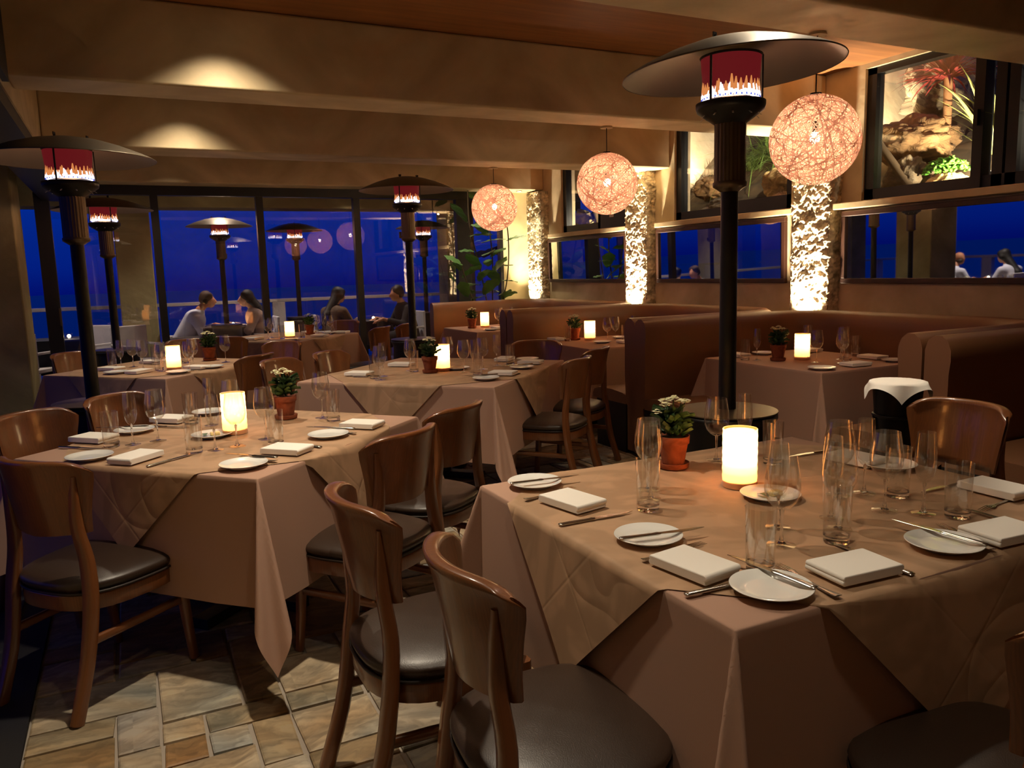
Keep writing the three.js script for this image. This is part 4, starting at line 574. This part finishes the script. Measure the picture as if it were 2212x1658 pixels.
// ---------------------------------------------------------------- hillside garden outside the right wall
{
  const hillY = (x, z) => { const low = THREE.MathUtils.smoothstep(z, -12, -9.5); return 1.7 + (x - 5.74) * 0.92 * (0.3 + 0.7 * low) + 0.22 * fbm(x * 1.1, z * 1.1, 3, 4) + 0.1 * fbm(x * 5, z * 5, 1, 3); };
  const hill = gridGeo(100, 160, (u, v) => { const x = 5.74 + u * 4.5, z = -13.5 + v * 14; return [x, hillY(x, z), z, x, z]; });
  struct('hillside', hill, std({ color: '#54452f', map: T.rock, roughness: 1 }), 'planted earth bank outside the garden windows');
  const rockGeo = (s, q) => { const g = new THREE.IcosahedronGeometry(1, 12), p = g.attributes.position; for (let i = 0; i < p.count; i++) { const v = V3(p.getX(i), p.getY(i), p.getZ(i)); const n = fbm(v.x * 1.5 + q, v.y * 1.5, v.z * 1.5 + q, 6) + 0.25 * fbm(v.x * 5, v.y * 5 + q, v.z * 5, 3), st = Math.abs(fbm(v.x * 2.2, v.y * 6 + q, v.z * 2.2, 3)); v.multiplyScalar(0.85 + 0.55 * n - 0.25 * st); p.setXYZ(i, v.x * s[0], v.y * s[1], v.z * s[2]); } const h = uvBox(g); h.computeVertexNormals(); return mergeSmooth(h); };
  function mergeSmooth(g) { const p = g.attributes.position, map = new Map(), n = g.attributes.normal; for (let i = 0; i < p.count; i++) { const k = [p.getX(i), p.getY(i), p.getZ(i)].map((v) => v.toFixed(4)).join(); if (!map.has(k)) map.set(k, [0, 0, 0]); const a = map.get(k); a[0] += n.getX(i); a[1] += n.getY(i); a[2] += n.getZ(i); } for (let i = 0; i < p.count; i++) { const a = map.get([p.getX(i), p.getY(i), p.getZ(i)].map((v) => v.toFixed(4)).join()), l = Math.hypot(...a) || 1; n.setXYZ(i, a[0] / l, a[1] / l, a[2] / l); } return g; }
  const rk = (color) => std({ color, map: T.rock, roughness: 0.95, bumpMap: T.slateBump, bumpScale: 0.03 }), brown = rk('#a5835c'), pale = rk('#cdb884'), grey = rk('#7d6f5c');
  [[6.28, 2.42, -4.78, 0.40, 0.27, 0.42, brown, 'broad brown layered boulder below the red-leaved plant'], [6.0, 2.12, -4.62, 0.2, 0.19, 0.22, grey, 'dark split boulder below the brown layered boulder'], [6.85, 2.95, -4.95, 0.4, 0.36, 0.36, grey, 'grey boulder behind the red-leaved plant'], [5.98, 2.03, -4.25, 0.11, 0.1, 0.2, pale, 'smooth sandy stone under the green succulent clump'], [6.02, 2.2, -6.02, 0.22, 0.26, 0.22, pale, 'pale rounded boulder beside the green grasses'], [6.02, 2.02, -6.9, 0.22, 0.15, 0.4, grey, 'low mossy rock under the grass window'], [6.2, 2.3, -7.35, 0.2, 0.16, 0.2, brown, 'small brown rock among the dry stalks'], [5.98, 2.05, -9.82, 0.2, 0.22, 0.22, pale, 'pale boulder standing against the blue sky'], [5.97, 1.98, -9.42, 0.2, 0.17, 0.2, pale, 'pale boulder lying beside the leaning dark post'], [6.9, 2.85, -6.4, 0.4, 0.3, 0.4, brown, 'brown boulder above the green grasses']].forEach(([x, y, z, a, b, c, m, label], k) => { const o = solo('boulder', rockGeo([a, b, c], k * 3.7), m, label, 'boulder'); o.position.set(x, y, z); });
  const blade = (l, w, droop, fold = 0.3) => gridGeo(2, 9, (u, v) => { const s = (u - 0.5) * 2, ww = w * (v < 0.15 ? 0.6 + v * 2.6 : 1 - Math.pow((v - 0.15) / 0.85, 2.2)); return [s * ww, l * v * (1 - droop * v * 0.55), l * droop * v * v * 0.9 + Math.abs(s) * ww * fold]; });
  const tuft = (n, l, w, d, spread, tilt) => { const out = []; for (let k = 0; k < n; k++) { const g = blade(l * rr(0.7, 1.1), w, d * rr(0.4, 1.2)); g.rotateX(rr(0.02, tilt)).rotateY(rnd() * 6.283).translate(rr(-spread, spread), 0, rr(-spread, spread)); out.push(g); } return out; };
  const lf = (c) => std({ color: c, roughness: 0.6, side: THREE.DoubleSide });
  const red = thing('cordyline', 'red-leaved spiky cordyline on a slim trunk outside the window', 'plant', [6.3, 2.3, -4.52]);
  add('trunk', tube([[0, -0.1, 0], [0.02, 0.25, 0], [0, 0.65, 0.01]], 0.035, 12, 8), std({ color: '#a8794e', roughness: 0.9 }), red); const crown = add('leaf_crown', tuft(130, 0.52, 0.015, 0.5, 0.02, 1.45), lf('#a03a38'), red); crown.position.y = 0.62; crown.userData.label = 'red sword leaves';
  const yel = (p, n, l, label) => { const o = thing('flax_plant', label, 'plant', p); add('leaf_fan', tuft(n, l, 0.018, 0.35, 0.06, 0.9), lf('#a6a85c'), o); };
  yel([6.35, 2.25, -4.1], 60, 0.85, 'yellow-green flax plant beside the red-leaved cordyline'); yel([5.98, 2.15, -3.35], 60, 0.75, 'yellow-green flax growing in the terracotta trough');
  solo('terracotta_trough', [rbox(0.3, 0.2, 0.85, 0.02, 5.98, 2.03, -3.25), rbox(0.34, 0.045, 0.9, 0.012, 5.98, 2.12, -3.25)], M.terracotta, 'terracotta trough outside the sliding sash window', 'trough');
  const gr = (p, n, label) => { const o = thing('grass_tuft', label, 'grass', p); const a = add('blades', tuft(n, 0.86, 0.0065, 0.9, 0.12, 1.2), lf('#6f8f3f'), o); };
  gr([6.6, 2.45, -6.42], 190, 'arching green grass tuft above the pale rounded boulder'); gr([6.75, 2.58, -6.85], 190, 'arching green grass tuft above the mossy rock'); gr([6.72, 2.5, -7.1], 120, 'low green grass tuft outside the middle garden window');
  const dry = thing('dry_stalks', 'dry brown stalks and twigs beside the green grasses', 'plant', [6.4, 2.25, -7.5]); add('stalks', tuft(120, 0.5, 0.006, 0.5, 0.16, 1.2), lf('#9a8562'), dry);
  const suc = thing('succulent_clump', 'bright green succulent clump on the smooth sandy stone', 'plant', [6.0, 2.12, -4.27]); const sl = []; for (let k = 0; k < 260; k++) { const d = V3(rr(-1, 1), rr(0, 1), rr(-1, 1)).normalize(); sl.push(new THREE.SphereGeometry(0.016, 6, 4).scale(1, 0.5, 1.4).rotateX(rr(-1, 1)).rotateY(rr(0, 6)).translate(d.x * 0.15 * rr(0.7, 1), d.y * 0.115 * rr(0.8, 1.05), d.z * 0.2 * rr(0.7, 1))); } const sc = add('rosettes', sl, lf('#5a9a2e'), suc);
  solo('leaning_post', new THREE.CylinderGeometry(0.04, 0.045, 1.5, 12).scale(0.75, 0.62, 0.75).rotateX(-0.68).translate(5.85, 2.2, -4.62), std({ color: '#5b4a33', roughness: 0.9 }), 'leaning wooden post outside the window with the red-leaved plant', 'post');
  solo('leaning_post', new THREE.CylinderGeometry(0.05, 0.055, 1.6, 12).scale(0.8, 0.7, 0.8).rotateX(-0.5).translate(5.88, 2.3, -9.38), std({ color: '#5b4a33', roughness: 0.9 }), 'leaning dark post outside the window with the pale boulders', 'post');
  // buttress walls between the windows, seen obliquely through the glass
  struct('wall_buttress_1', box(XW + 0.2, 7.4, 1.2, 3.7, -5.55, -5.35), M.plaster, 'plaster buttress wall outside the red-leaved plant window'); struct('wall_buttress_2', box(XW + 0.2, 7.4, 1.2, 3.7, -8.25, -8.05), M.plaster, 'plaster buttress wall outside the grass window');
  [[5.82, 2.08, -3.8, 6.4, 2.7, -4.7, 13], [6.15, 2.4, -5.22, 6.75, 3.1, -5.4, 16], [5.9, 2.6, -5.66, 6.35, 2.4, -6.45, 16], [6.15, 2.4, -7.9, 6.7, 3.1, -8.1, 14], [5.84, 2.0, -8.75, 6.1, 2.1, -9.6, 7], [5.82, 2.25, -2.6, 6.0, 2.5, -3.3, 8]].forEach(([x, y, z, tx, ty, tz, I]) => {
    const o = thing('garden_spotlight', 'small black garden spotlight on the earth bank', 'garden light', [x, y, z], 0, 'garden spotlights'); add('housing', cyl(0.03, 0.035, 0.05, 0, -0.062, 0, 14), M.black, o); add('stake', cyl(0.008, 0.008, 0.75, 0, -0.8, 0, 8), M.black, o); add('lamp_face', cyl(0.024, 0.024, 0.003, 0, -0.012, 0, 14), M.lampFace, o);
    spot([x, y, z], [tx, ty, tz], I, 0.95, 0.8, L(1, 0.86, 0.62), 1.0);
  });
}

// ---------------------------------------------------------------- deck, railing, sea
struct('deck', [box(-6.2, 7.5, -0.14, -0.016, -13.9, ZF - 0.1), box(-6.2, XL - 0.42, -0.14, -0.016, ZF - 0.1, 1.4)], M.deck, 'dim timber deck outside');
struct('eave', [box(-6.2, 7.5, 2.46, 2.95, -13.0, -12.4), box(-6.2, 7.5, 2.95, 3.05, -13.0, ZF - 0.2), box(-4.2, -3.6, 2.42, 2.95, -12.4, 1.2), box(-4.2, XL - 0.35, 2.95, 3.05, ZF - 0.2, 1.2)], M.olive, 'olive stucco roof edge over the deck');
[[-0.05, 0.42, -12.85, -12.4], [-1.48, -0.84, -9.25, -8.6], [-3.9, -3.45, -5.2, -4.7], [4.9, 5.4, -12.85, -12.4], [-3.9, -3.45, -12.85, -12.4]].forEach(([x0, x1, z0, z1], i) => struct('post_' + (i + 1), rboxBeam(x0, x1, -0.016, i === 1 ? 2.95 : 2.5, z0, z1), M.olive, 'olive stucco deck post'));
{
  const r = thing('deck_railing', 'white deck railing along the sea', 'railing', [0, 0, 0]);
  add('top_rail', rbox(12.6, 0.055, 0.12, 0.01, 0.9, 1.055, -13.3), M.white, r); add('top_rail', rbox(0.12, 0.055, 14, 0.01, -5.4, 1.055, -6.3), M.white, r);
  for (const x of [-5.4, -2.6, 2.26, 5.3]) add('post', rbox(0.2, 1.04, 0.12, 0.01, x, 0.51, -13.3), M.white, r);
  for (const z of [-10.6, -7.35, -4.2, -1.2]) add('post', rbox(0.12, 1.04, 0.22, 0.01, -5.4, 0.51, z), M.white, r);
}
struct('sea', new THREE.PlaneGeometry(1600, 1600, 1, 1).rotateX(-Math.PI / 2).translate(-200, -14, -300), M.sea, 'dark blue sea below the deck');

// deck furniture
const deckTable = (x, z, w, label, k) => { const t = thing('deck_table', label, 'table', [x, 0, z]); add('cloth', clothGeo(w / 2, w / 2, 0.42, k).translate(0, 0.75, 0), M.darkCloth, t); add('pedestal', cyl(0.04, 0.04, 0.74, 0, -0.016, 0, 12), M.black, t);
  const v = thing('votive_candle', 'small bright votive candle on ' + label.split(' ').slice(-4).join(' '), 'candle', [x + 0.1, 0.752, z + 0.15]); add('cup', lathe([[0.0001, 0], [0.03, 0], [0.038, 0.07], [0.0365, 0.07], [0.029, 0.004], [0.0001, 0.004]], 20), M.glass, v); add('flame', new THREE.SphereGeometry(0.022, 12, 10).translate(0, 0.035, 0), M.votive, v); point([x + 0.1, 0.787, z + 0.15], 0.07, L(1, 0.8, 0.55), 0.6); };
deckTable(1.28, -12.1, 0.62, 'dark cloth deck table between the seated couple', 1); deckTable(3.25, -11.75, 0.62, 'dark cloth deck table before the dark-haired woman', 2); deckTable(-0.75, -11.3, 0.62, 'dark cloth deck table near the corner heater', 3); deckTable(-2.75, -8.95, 0.62, 'dark cloth deck table before the bald man', 4);
const whiteChair = new THREE.Group();
{ const c = whiteChair; add('seat', rbox(0.46, 0.05, 0.45, 0.015, 0, 0.43, 0), M.white, c); add('backrest', rbox(0.46, 0.42, 0.035, 0.012, 0, 0.67, -0.215), M.white, c); for (const [x, z] of [[-1, -1], [1, -1], [-1, 1], [1, 1]]) add('leg', rbox(0.04, 0.425, 0.04, 0.006, x * 0.205, 0.195, z * 0.2), M.white, c); for (const s of [-1, 1]) add('armrest', [rbox(0.04, 0.03, 0.42, 0.008, s * 0.225, 0.64, 0), rbox(0.035, 0.2, 0.035, 0.006, s * 0.225, 0.54, 0.18)], M.white, c); }
[[-1.05, -10.95, 2.6, 'pale deck armchair beside the corner of the glass wall'], [-0.45, -11.75, -0.7, 'pale deck armchair beyond the corner heater'], [0.72, -12.2, 1.57, 'pale deck armchair under the man in the white shirt'], [1.78, -12.02, -1.57, 'pale deck armchair under the long-haired woman'], [2.72, -11.7, 1.4, 'pale deck armchair under the dark-haired woman'], [3.85, -11.55, -1.57, 'pale deck armchair under the man in black'], [-2.15, -9.2, -1.45, 'pale deck armchair under the bald man'], [-2.72, -8.4, -2.9, 'pale deck armchair under the woman in white'], [0.1, -11.2, 0.4, 'pale deck armchair before the olive post']].forEach(([x, z, a, label]) => finish(copyOf(whiteChair, 'deck_armchair', label, 'armchair', [x, -0.016, z], a)));
// deck ceiling lamps
[[1.3, -11.7, 16], [3.3, -11.9, 9], [-2.2, -8.6, 14], [-1.2, -11.6, 9]].forEach(([x, z, I]) => { const o = thing('deck_downlight', 'small recessed downlight in the deck roof', 'downlight', [x, 2.95, z], 0, 'deck downlights'); add('lamp_face', cyl(0.03, 0.03, 0.003, 0, -0.006, 0, 14), M.lampFace, o); add('trim_ring', lathe([[0.032, 0], [0.045, 0], [0.045, -0.006], [0.032, -0.008]], 20), M.olive, o); spot([x, 2.938, z], [x, 0, z], I, 0.9, 0.8, L(1, 0.82, 0.68), 1.4); });

// ---------------------------------------------------------------- people: one skin from a field of tapered limbs
function sdf(caps, c, half, res, k = 0.03) {
  const mc = new MarchingCubes(res, M.skin, false, false, 90000); mc.isolation = 0; const h = res / 2; const F = mc.field;
  for (let z = 0; z < res; z++) for (let y = 0; y < res; y++) for (let x = 0; x < res; x++) {
    const px = c[0] + (x - h) / h * half, py = c[1] + (y - h) / h * half, pz = c[2] + (z - h) / h * half; let d = 1e3;
    for (const q of caps) { const [ax, ay, az, ra, bx, by, bz, rb] = q; const ux = bx - ax, uy = by - ay, uz = bz - az, vx = px - ax, vy = py - ay, vz = pz - az; let t = (ux * vx + uy * vy + uz * vz) / (ux * ux + uy * uy + uz * uz + 1e-9); t = t < 0 ? 0 : t > 1 ? 1 : t; const ex = vx - ux * t, ey = vy - uy * t, ez = vz - uz * t; const e = Math.sqrt(ex * ex + ey * ey + ez * ez) - (ra + (rb - ra) * t); const hh = Math.max(k - Math.abs(d - e), 0) / k; d = Math.min(d, e) - hh * hh * k * 0.25; }
    F[z * res * res + y * res + x] = -d;
  }
  mc.update(); const n = mc.count ?? mc.geometry.drawRange.count; const pos = mc.positionArray.slice(0, n * 3), nor = mc.normalArray.slice(0, n * 3);
  for (let i = 0; i < n; i++) { for (let a = 0; a < 3; a++) pos[i * 3 + a] = c[a] + pos[i * 3 + a] * half; const l = Math.hypot(nor[i * 3], nor[i * 3 + 1], nor[i * 3 + 2]) || 1; for (let a = 0; a < 3; a++) nor[i * 3 + a] /= l; }
  const g = new THREE.BufferGeometry(); g.setAttribute('position', new THREE.BufferAttribute(pos, 3)); g.setAttribute('normal', new THREE.BufferAttribute(nor, 3)); return g;
}
function person(o) { // seated, facing +z, hips at y 0.5
  const lean = o.lean ?? 0.12, hip = [0, 0.53, -0.05], ch = [0, 0.86, -0.05 + lean], nk = [0, 1.0, -0.045 + lean * 1.35], hd = [0, 1.13, 0.0 + lean * 1.75]; const sh = 0.17, hr = [0.10, 0.74, 0.42], caps = [], shirt = [], pants = [];
  const A = (list, a, ra, b, rb) => list.push([...a, ra, ...b, rb]);
  A(caps, hip, 0.13, ch, 0.13); A(caps, [-0.1, 0.88, ch[2]], 0.075, [0.1, 0.88, ch[2]], 0.075); A(caps, ch, 0.1, nk, 0.05); A(caps, nk, 0.05, hd, 0.055); A(caps, [0, 1.155, hd[2] - 0.012], 0.088, [0, 1.12, hd[2] + 0.012], 0.08); A(caps, [0, 1.07, hd[2] + 0.035], 0.045, [0, 1.09, hd[2] + 0.03], 0.05);
  A(caps, [0, 1.13, hd[2] + 0.088], 0.01, [0, 1.105, hd[2] + 0.104], 0.014); for (const s of [-1, 1]) A(caps, [s * 0.084, 1.13, hd[2] - 0.005], 0.014, [s * 0.088, 1.105, hd[2] - 0.002], 0.012);
  A(shirt, hip, 0.15, ch, 0.15); A(shirt, [-0.11, 0.89, ch[2]], 0.09, [0.11, 0.89, ch[2]], 0.09); A(shirt, ch, 0.12, [0, 0.97, nk[2]], 0.066);
  for (const s of [-1, 1]) { const S = [s * sh, 0.9, ch[2]], E = [s * 0.25, 0.68, ch[2] + 0.1], W = [s * hr[0] * 1.4, hr[1] + 0.035, hr[2]]; A(caps, S, 0.055, E, 0.042); A(caps, E, 0.042, W, 0.028); A(shirt, S, 0.072, E, 0.058); A(shirt, E, 0.056, [W[0] * 0.7 + E[0] * 0.3, W[1] * 0.7 + E[1] * 0.3, W[2] * 0.7 + E[2] * 0.3], 0.045);
    const K = [s * 0.11, 0.5, 0.38], F = [s * 0.12, 0.07, 0.40]; A(caps, [s * 0.09, 0.5, 0.0], 0.085, K, 0.06); A(caps, K, 0.058, F, 0.04); A(caps, F, 0.042, [s * 0.125, 0.035, 0.52], 0.032); A(pants, [s * 0.085, 0.51, -0.03], 0.11, K, 0.075); A(pants, K, 0.072, [s * 0.12, 0.12, 0.40], 0.06); }
  A(pants, [-0.07, 0.5, -0.05], 0.13, [0.07, 0.5, -0.05], 0.13);
  const root = thing('person', o.label, 'person', o.p, o.turn, undefined); const geos = [sdf(caps, [0, 0.62, 0.16], 0.72, 84)];
  for (const s of [-1, 1]) { const W = [s * hr[0] * 1.4, hr[1] + 0.035, hr[2]], hc = []; const d = [-s * 0.25, -0.2, 0.95]; const at = (f, side, dn) => [W[0] + d[0] * f + side * s, W[1] + d[1] * f - dn, W[2] + d[2] * f];
    hc.push([...W, 0.026, ...at(0.05, 0, 0), 0.024]); hc.push([...at(0.03, -0.02, 0), 0.016, ...at(0.085, -0.024, 0.004), 0.014]); hc.push([...at(0.03, 0.02, 0), 0.016, ...at(0.08, 0.026, 0.004), 0.014]);
    [[-0.028, 0.055], [-0.009, 0.066], [0.011, 0.06], [0.03, 0.046]].forEach(([sd, l]) => { hc.push([...at(0.085, sd, 0.004), 0.0095, ...at(0.085 + l * 0.55, sd * 1.1, 0.008), 0.009]); hc.push([...at(0.085 + l * 0.55, sd * 1.1, 0.008), 0.009, ...at(0.085 + l, sd * 1.1, 0.03), 0.0075]); });
    hc.push([...at(0.025, -0.03, 0.004), 0.0125, ...at(0.06, -0.056, 0.012), 0.0105]); hc.push([...at(0.06, -0.056, 0.012), 0.0105, ...at(0.09, -0.05, 0.02), 0.009]);
    geos.push(sdf(hc, [W[0] + d[0] * 0.07, W[1] + d[1] * 0.07, W[2] + d[2] * 0.07], 0.105, 40, 0.008)); }
  add('body', geos, o.skin, root); add('shirt', sdf(shirt, [0, 0.78, 0.14], 0.42, 60), o.shirt, root).userData.label = o.shirtLabel; add('trousers', sdf(pants, [0, 0.36, 0.12], 0.48, 56), M.trousers, root); add('shoe', [-1, 1].map((s) => rbox(0.085, 0.07, 0.25, 0.03, s * 0.123, 0.035, 0.47)), M.hairDark, root);
  const hc = []; if (o.hair !== 'bald') { hc.push([0, 1.185, hd[2] - 0.03, 0.088, 0, 1.15, hd[2] - 0.04, 0.088]); for (const s of [-1, 1]) hc.push([s * 0.05, 1.19, hd[2] + 0.015, 0.05, s * 0.07, 1.13, hd[2] - 0.035, 0.045]); if (o.hair === 'long') { hc.push([0, 1.1, hd[2] - 0.085, 0.07, 0.02, 0.86, ch[2] - 0.15, 0.06]); hc.push([0.02, 0.86, ch[2] - 0.15, 0.06, 0.04, 0.72, ch[2] - 0.2, 0.035]); } } else { hc.push([-0.07, 1.1, hd[2] - 0.05, 0.03, 0.07, 1.1, hd[2] - 0.05, 0.03]); hc.push([-0.06, 1.09, hd[2] - 0.07, 0.03, 0.06, 1.09, hd[2] - 0.07, 0.03]); }
  add('hair', sdf(hc, [0, 1.0, hd[2] - 0.1], 0.34, 52), o.hairMat, root);
  for (const s of [-1, 1]) add('eye', new THREE.SphereGeometry(0.009, 8, 6).scale(1.3, 0.7, 0.6).translate(s * 0.032, 1.135, hd[2] + 0.084), M.eye, root); add('mouth', new THREE.SphereGeometry(0.02, 8, 6).scale(1.1, 0.25, 0.35).translate(0, 1.068, hd[2] + 0.08), M.lip, root);
}
person({ label: 'man in a white shirt leaning over the deck table', p: [0.74, 0, -12.2], turn: 1.45, lean: 0.2, skin: M.skin, shirt: M.shirt, shirtLabel: 'white long-sleeved shirt', hair: 'short', hairMat: M.hairBrown });
person({ label: 'woman with long dark hair in a pale blouse at the deck table', p: [1.76, 0, -12.02], turn: -1.75, lean: 0.1, skin: M.skinPale, shirt: M.blouse, shirtLabel: 'pale blouse', hair: 'long', hairMat: M.hairDark });
person({ label: 'woman with dark hair and brown top seen from behind on the deck', p: [2.75, 0, -11.68], turn: 2.2, lean: 0.1, skin: M.skinPale, shirt: M.brownTop, shirtLabel: 'brown top', hair: 'long', hairMat: M.hairDark });
person({ label: 'man in black sitting on the deck behind the far heater pole', p: [3.83, 0, -11.5], turn: -1.5, lean: 0.08, skin: M.skin, shirt: M.darkShirt, shirtLabel: 'black shirt', hair: 'short', hairMat: M.hairDark });
person({ label: 'balding man in a white shirt, seen in the wall mirror', p: [-2.17, 0, -9.2], turn: -1.5, lean: 0.14, skin: M.skin, shirt: M.shirt, shirtLabel: 'white shirt', hair: 'bald', hairMat: M.hairBrown });
person({ label: 'woman in a white top with dark hair, seen in the wall mirror', p: [-2.72, 0, -8.42], turn: -2.9, lean: 0.12, skin: M.skinPale, shirt: M.shirt, shirtLabel: 'white top', hair: 'long', hairMat: M.hairDark });

renderer.render(scene, camera);
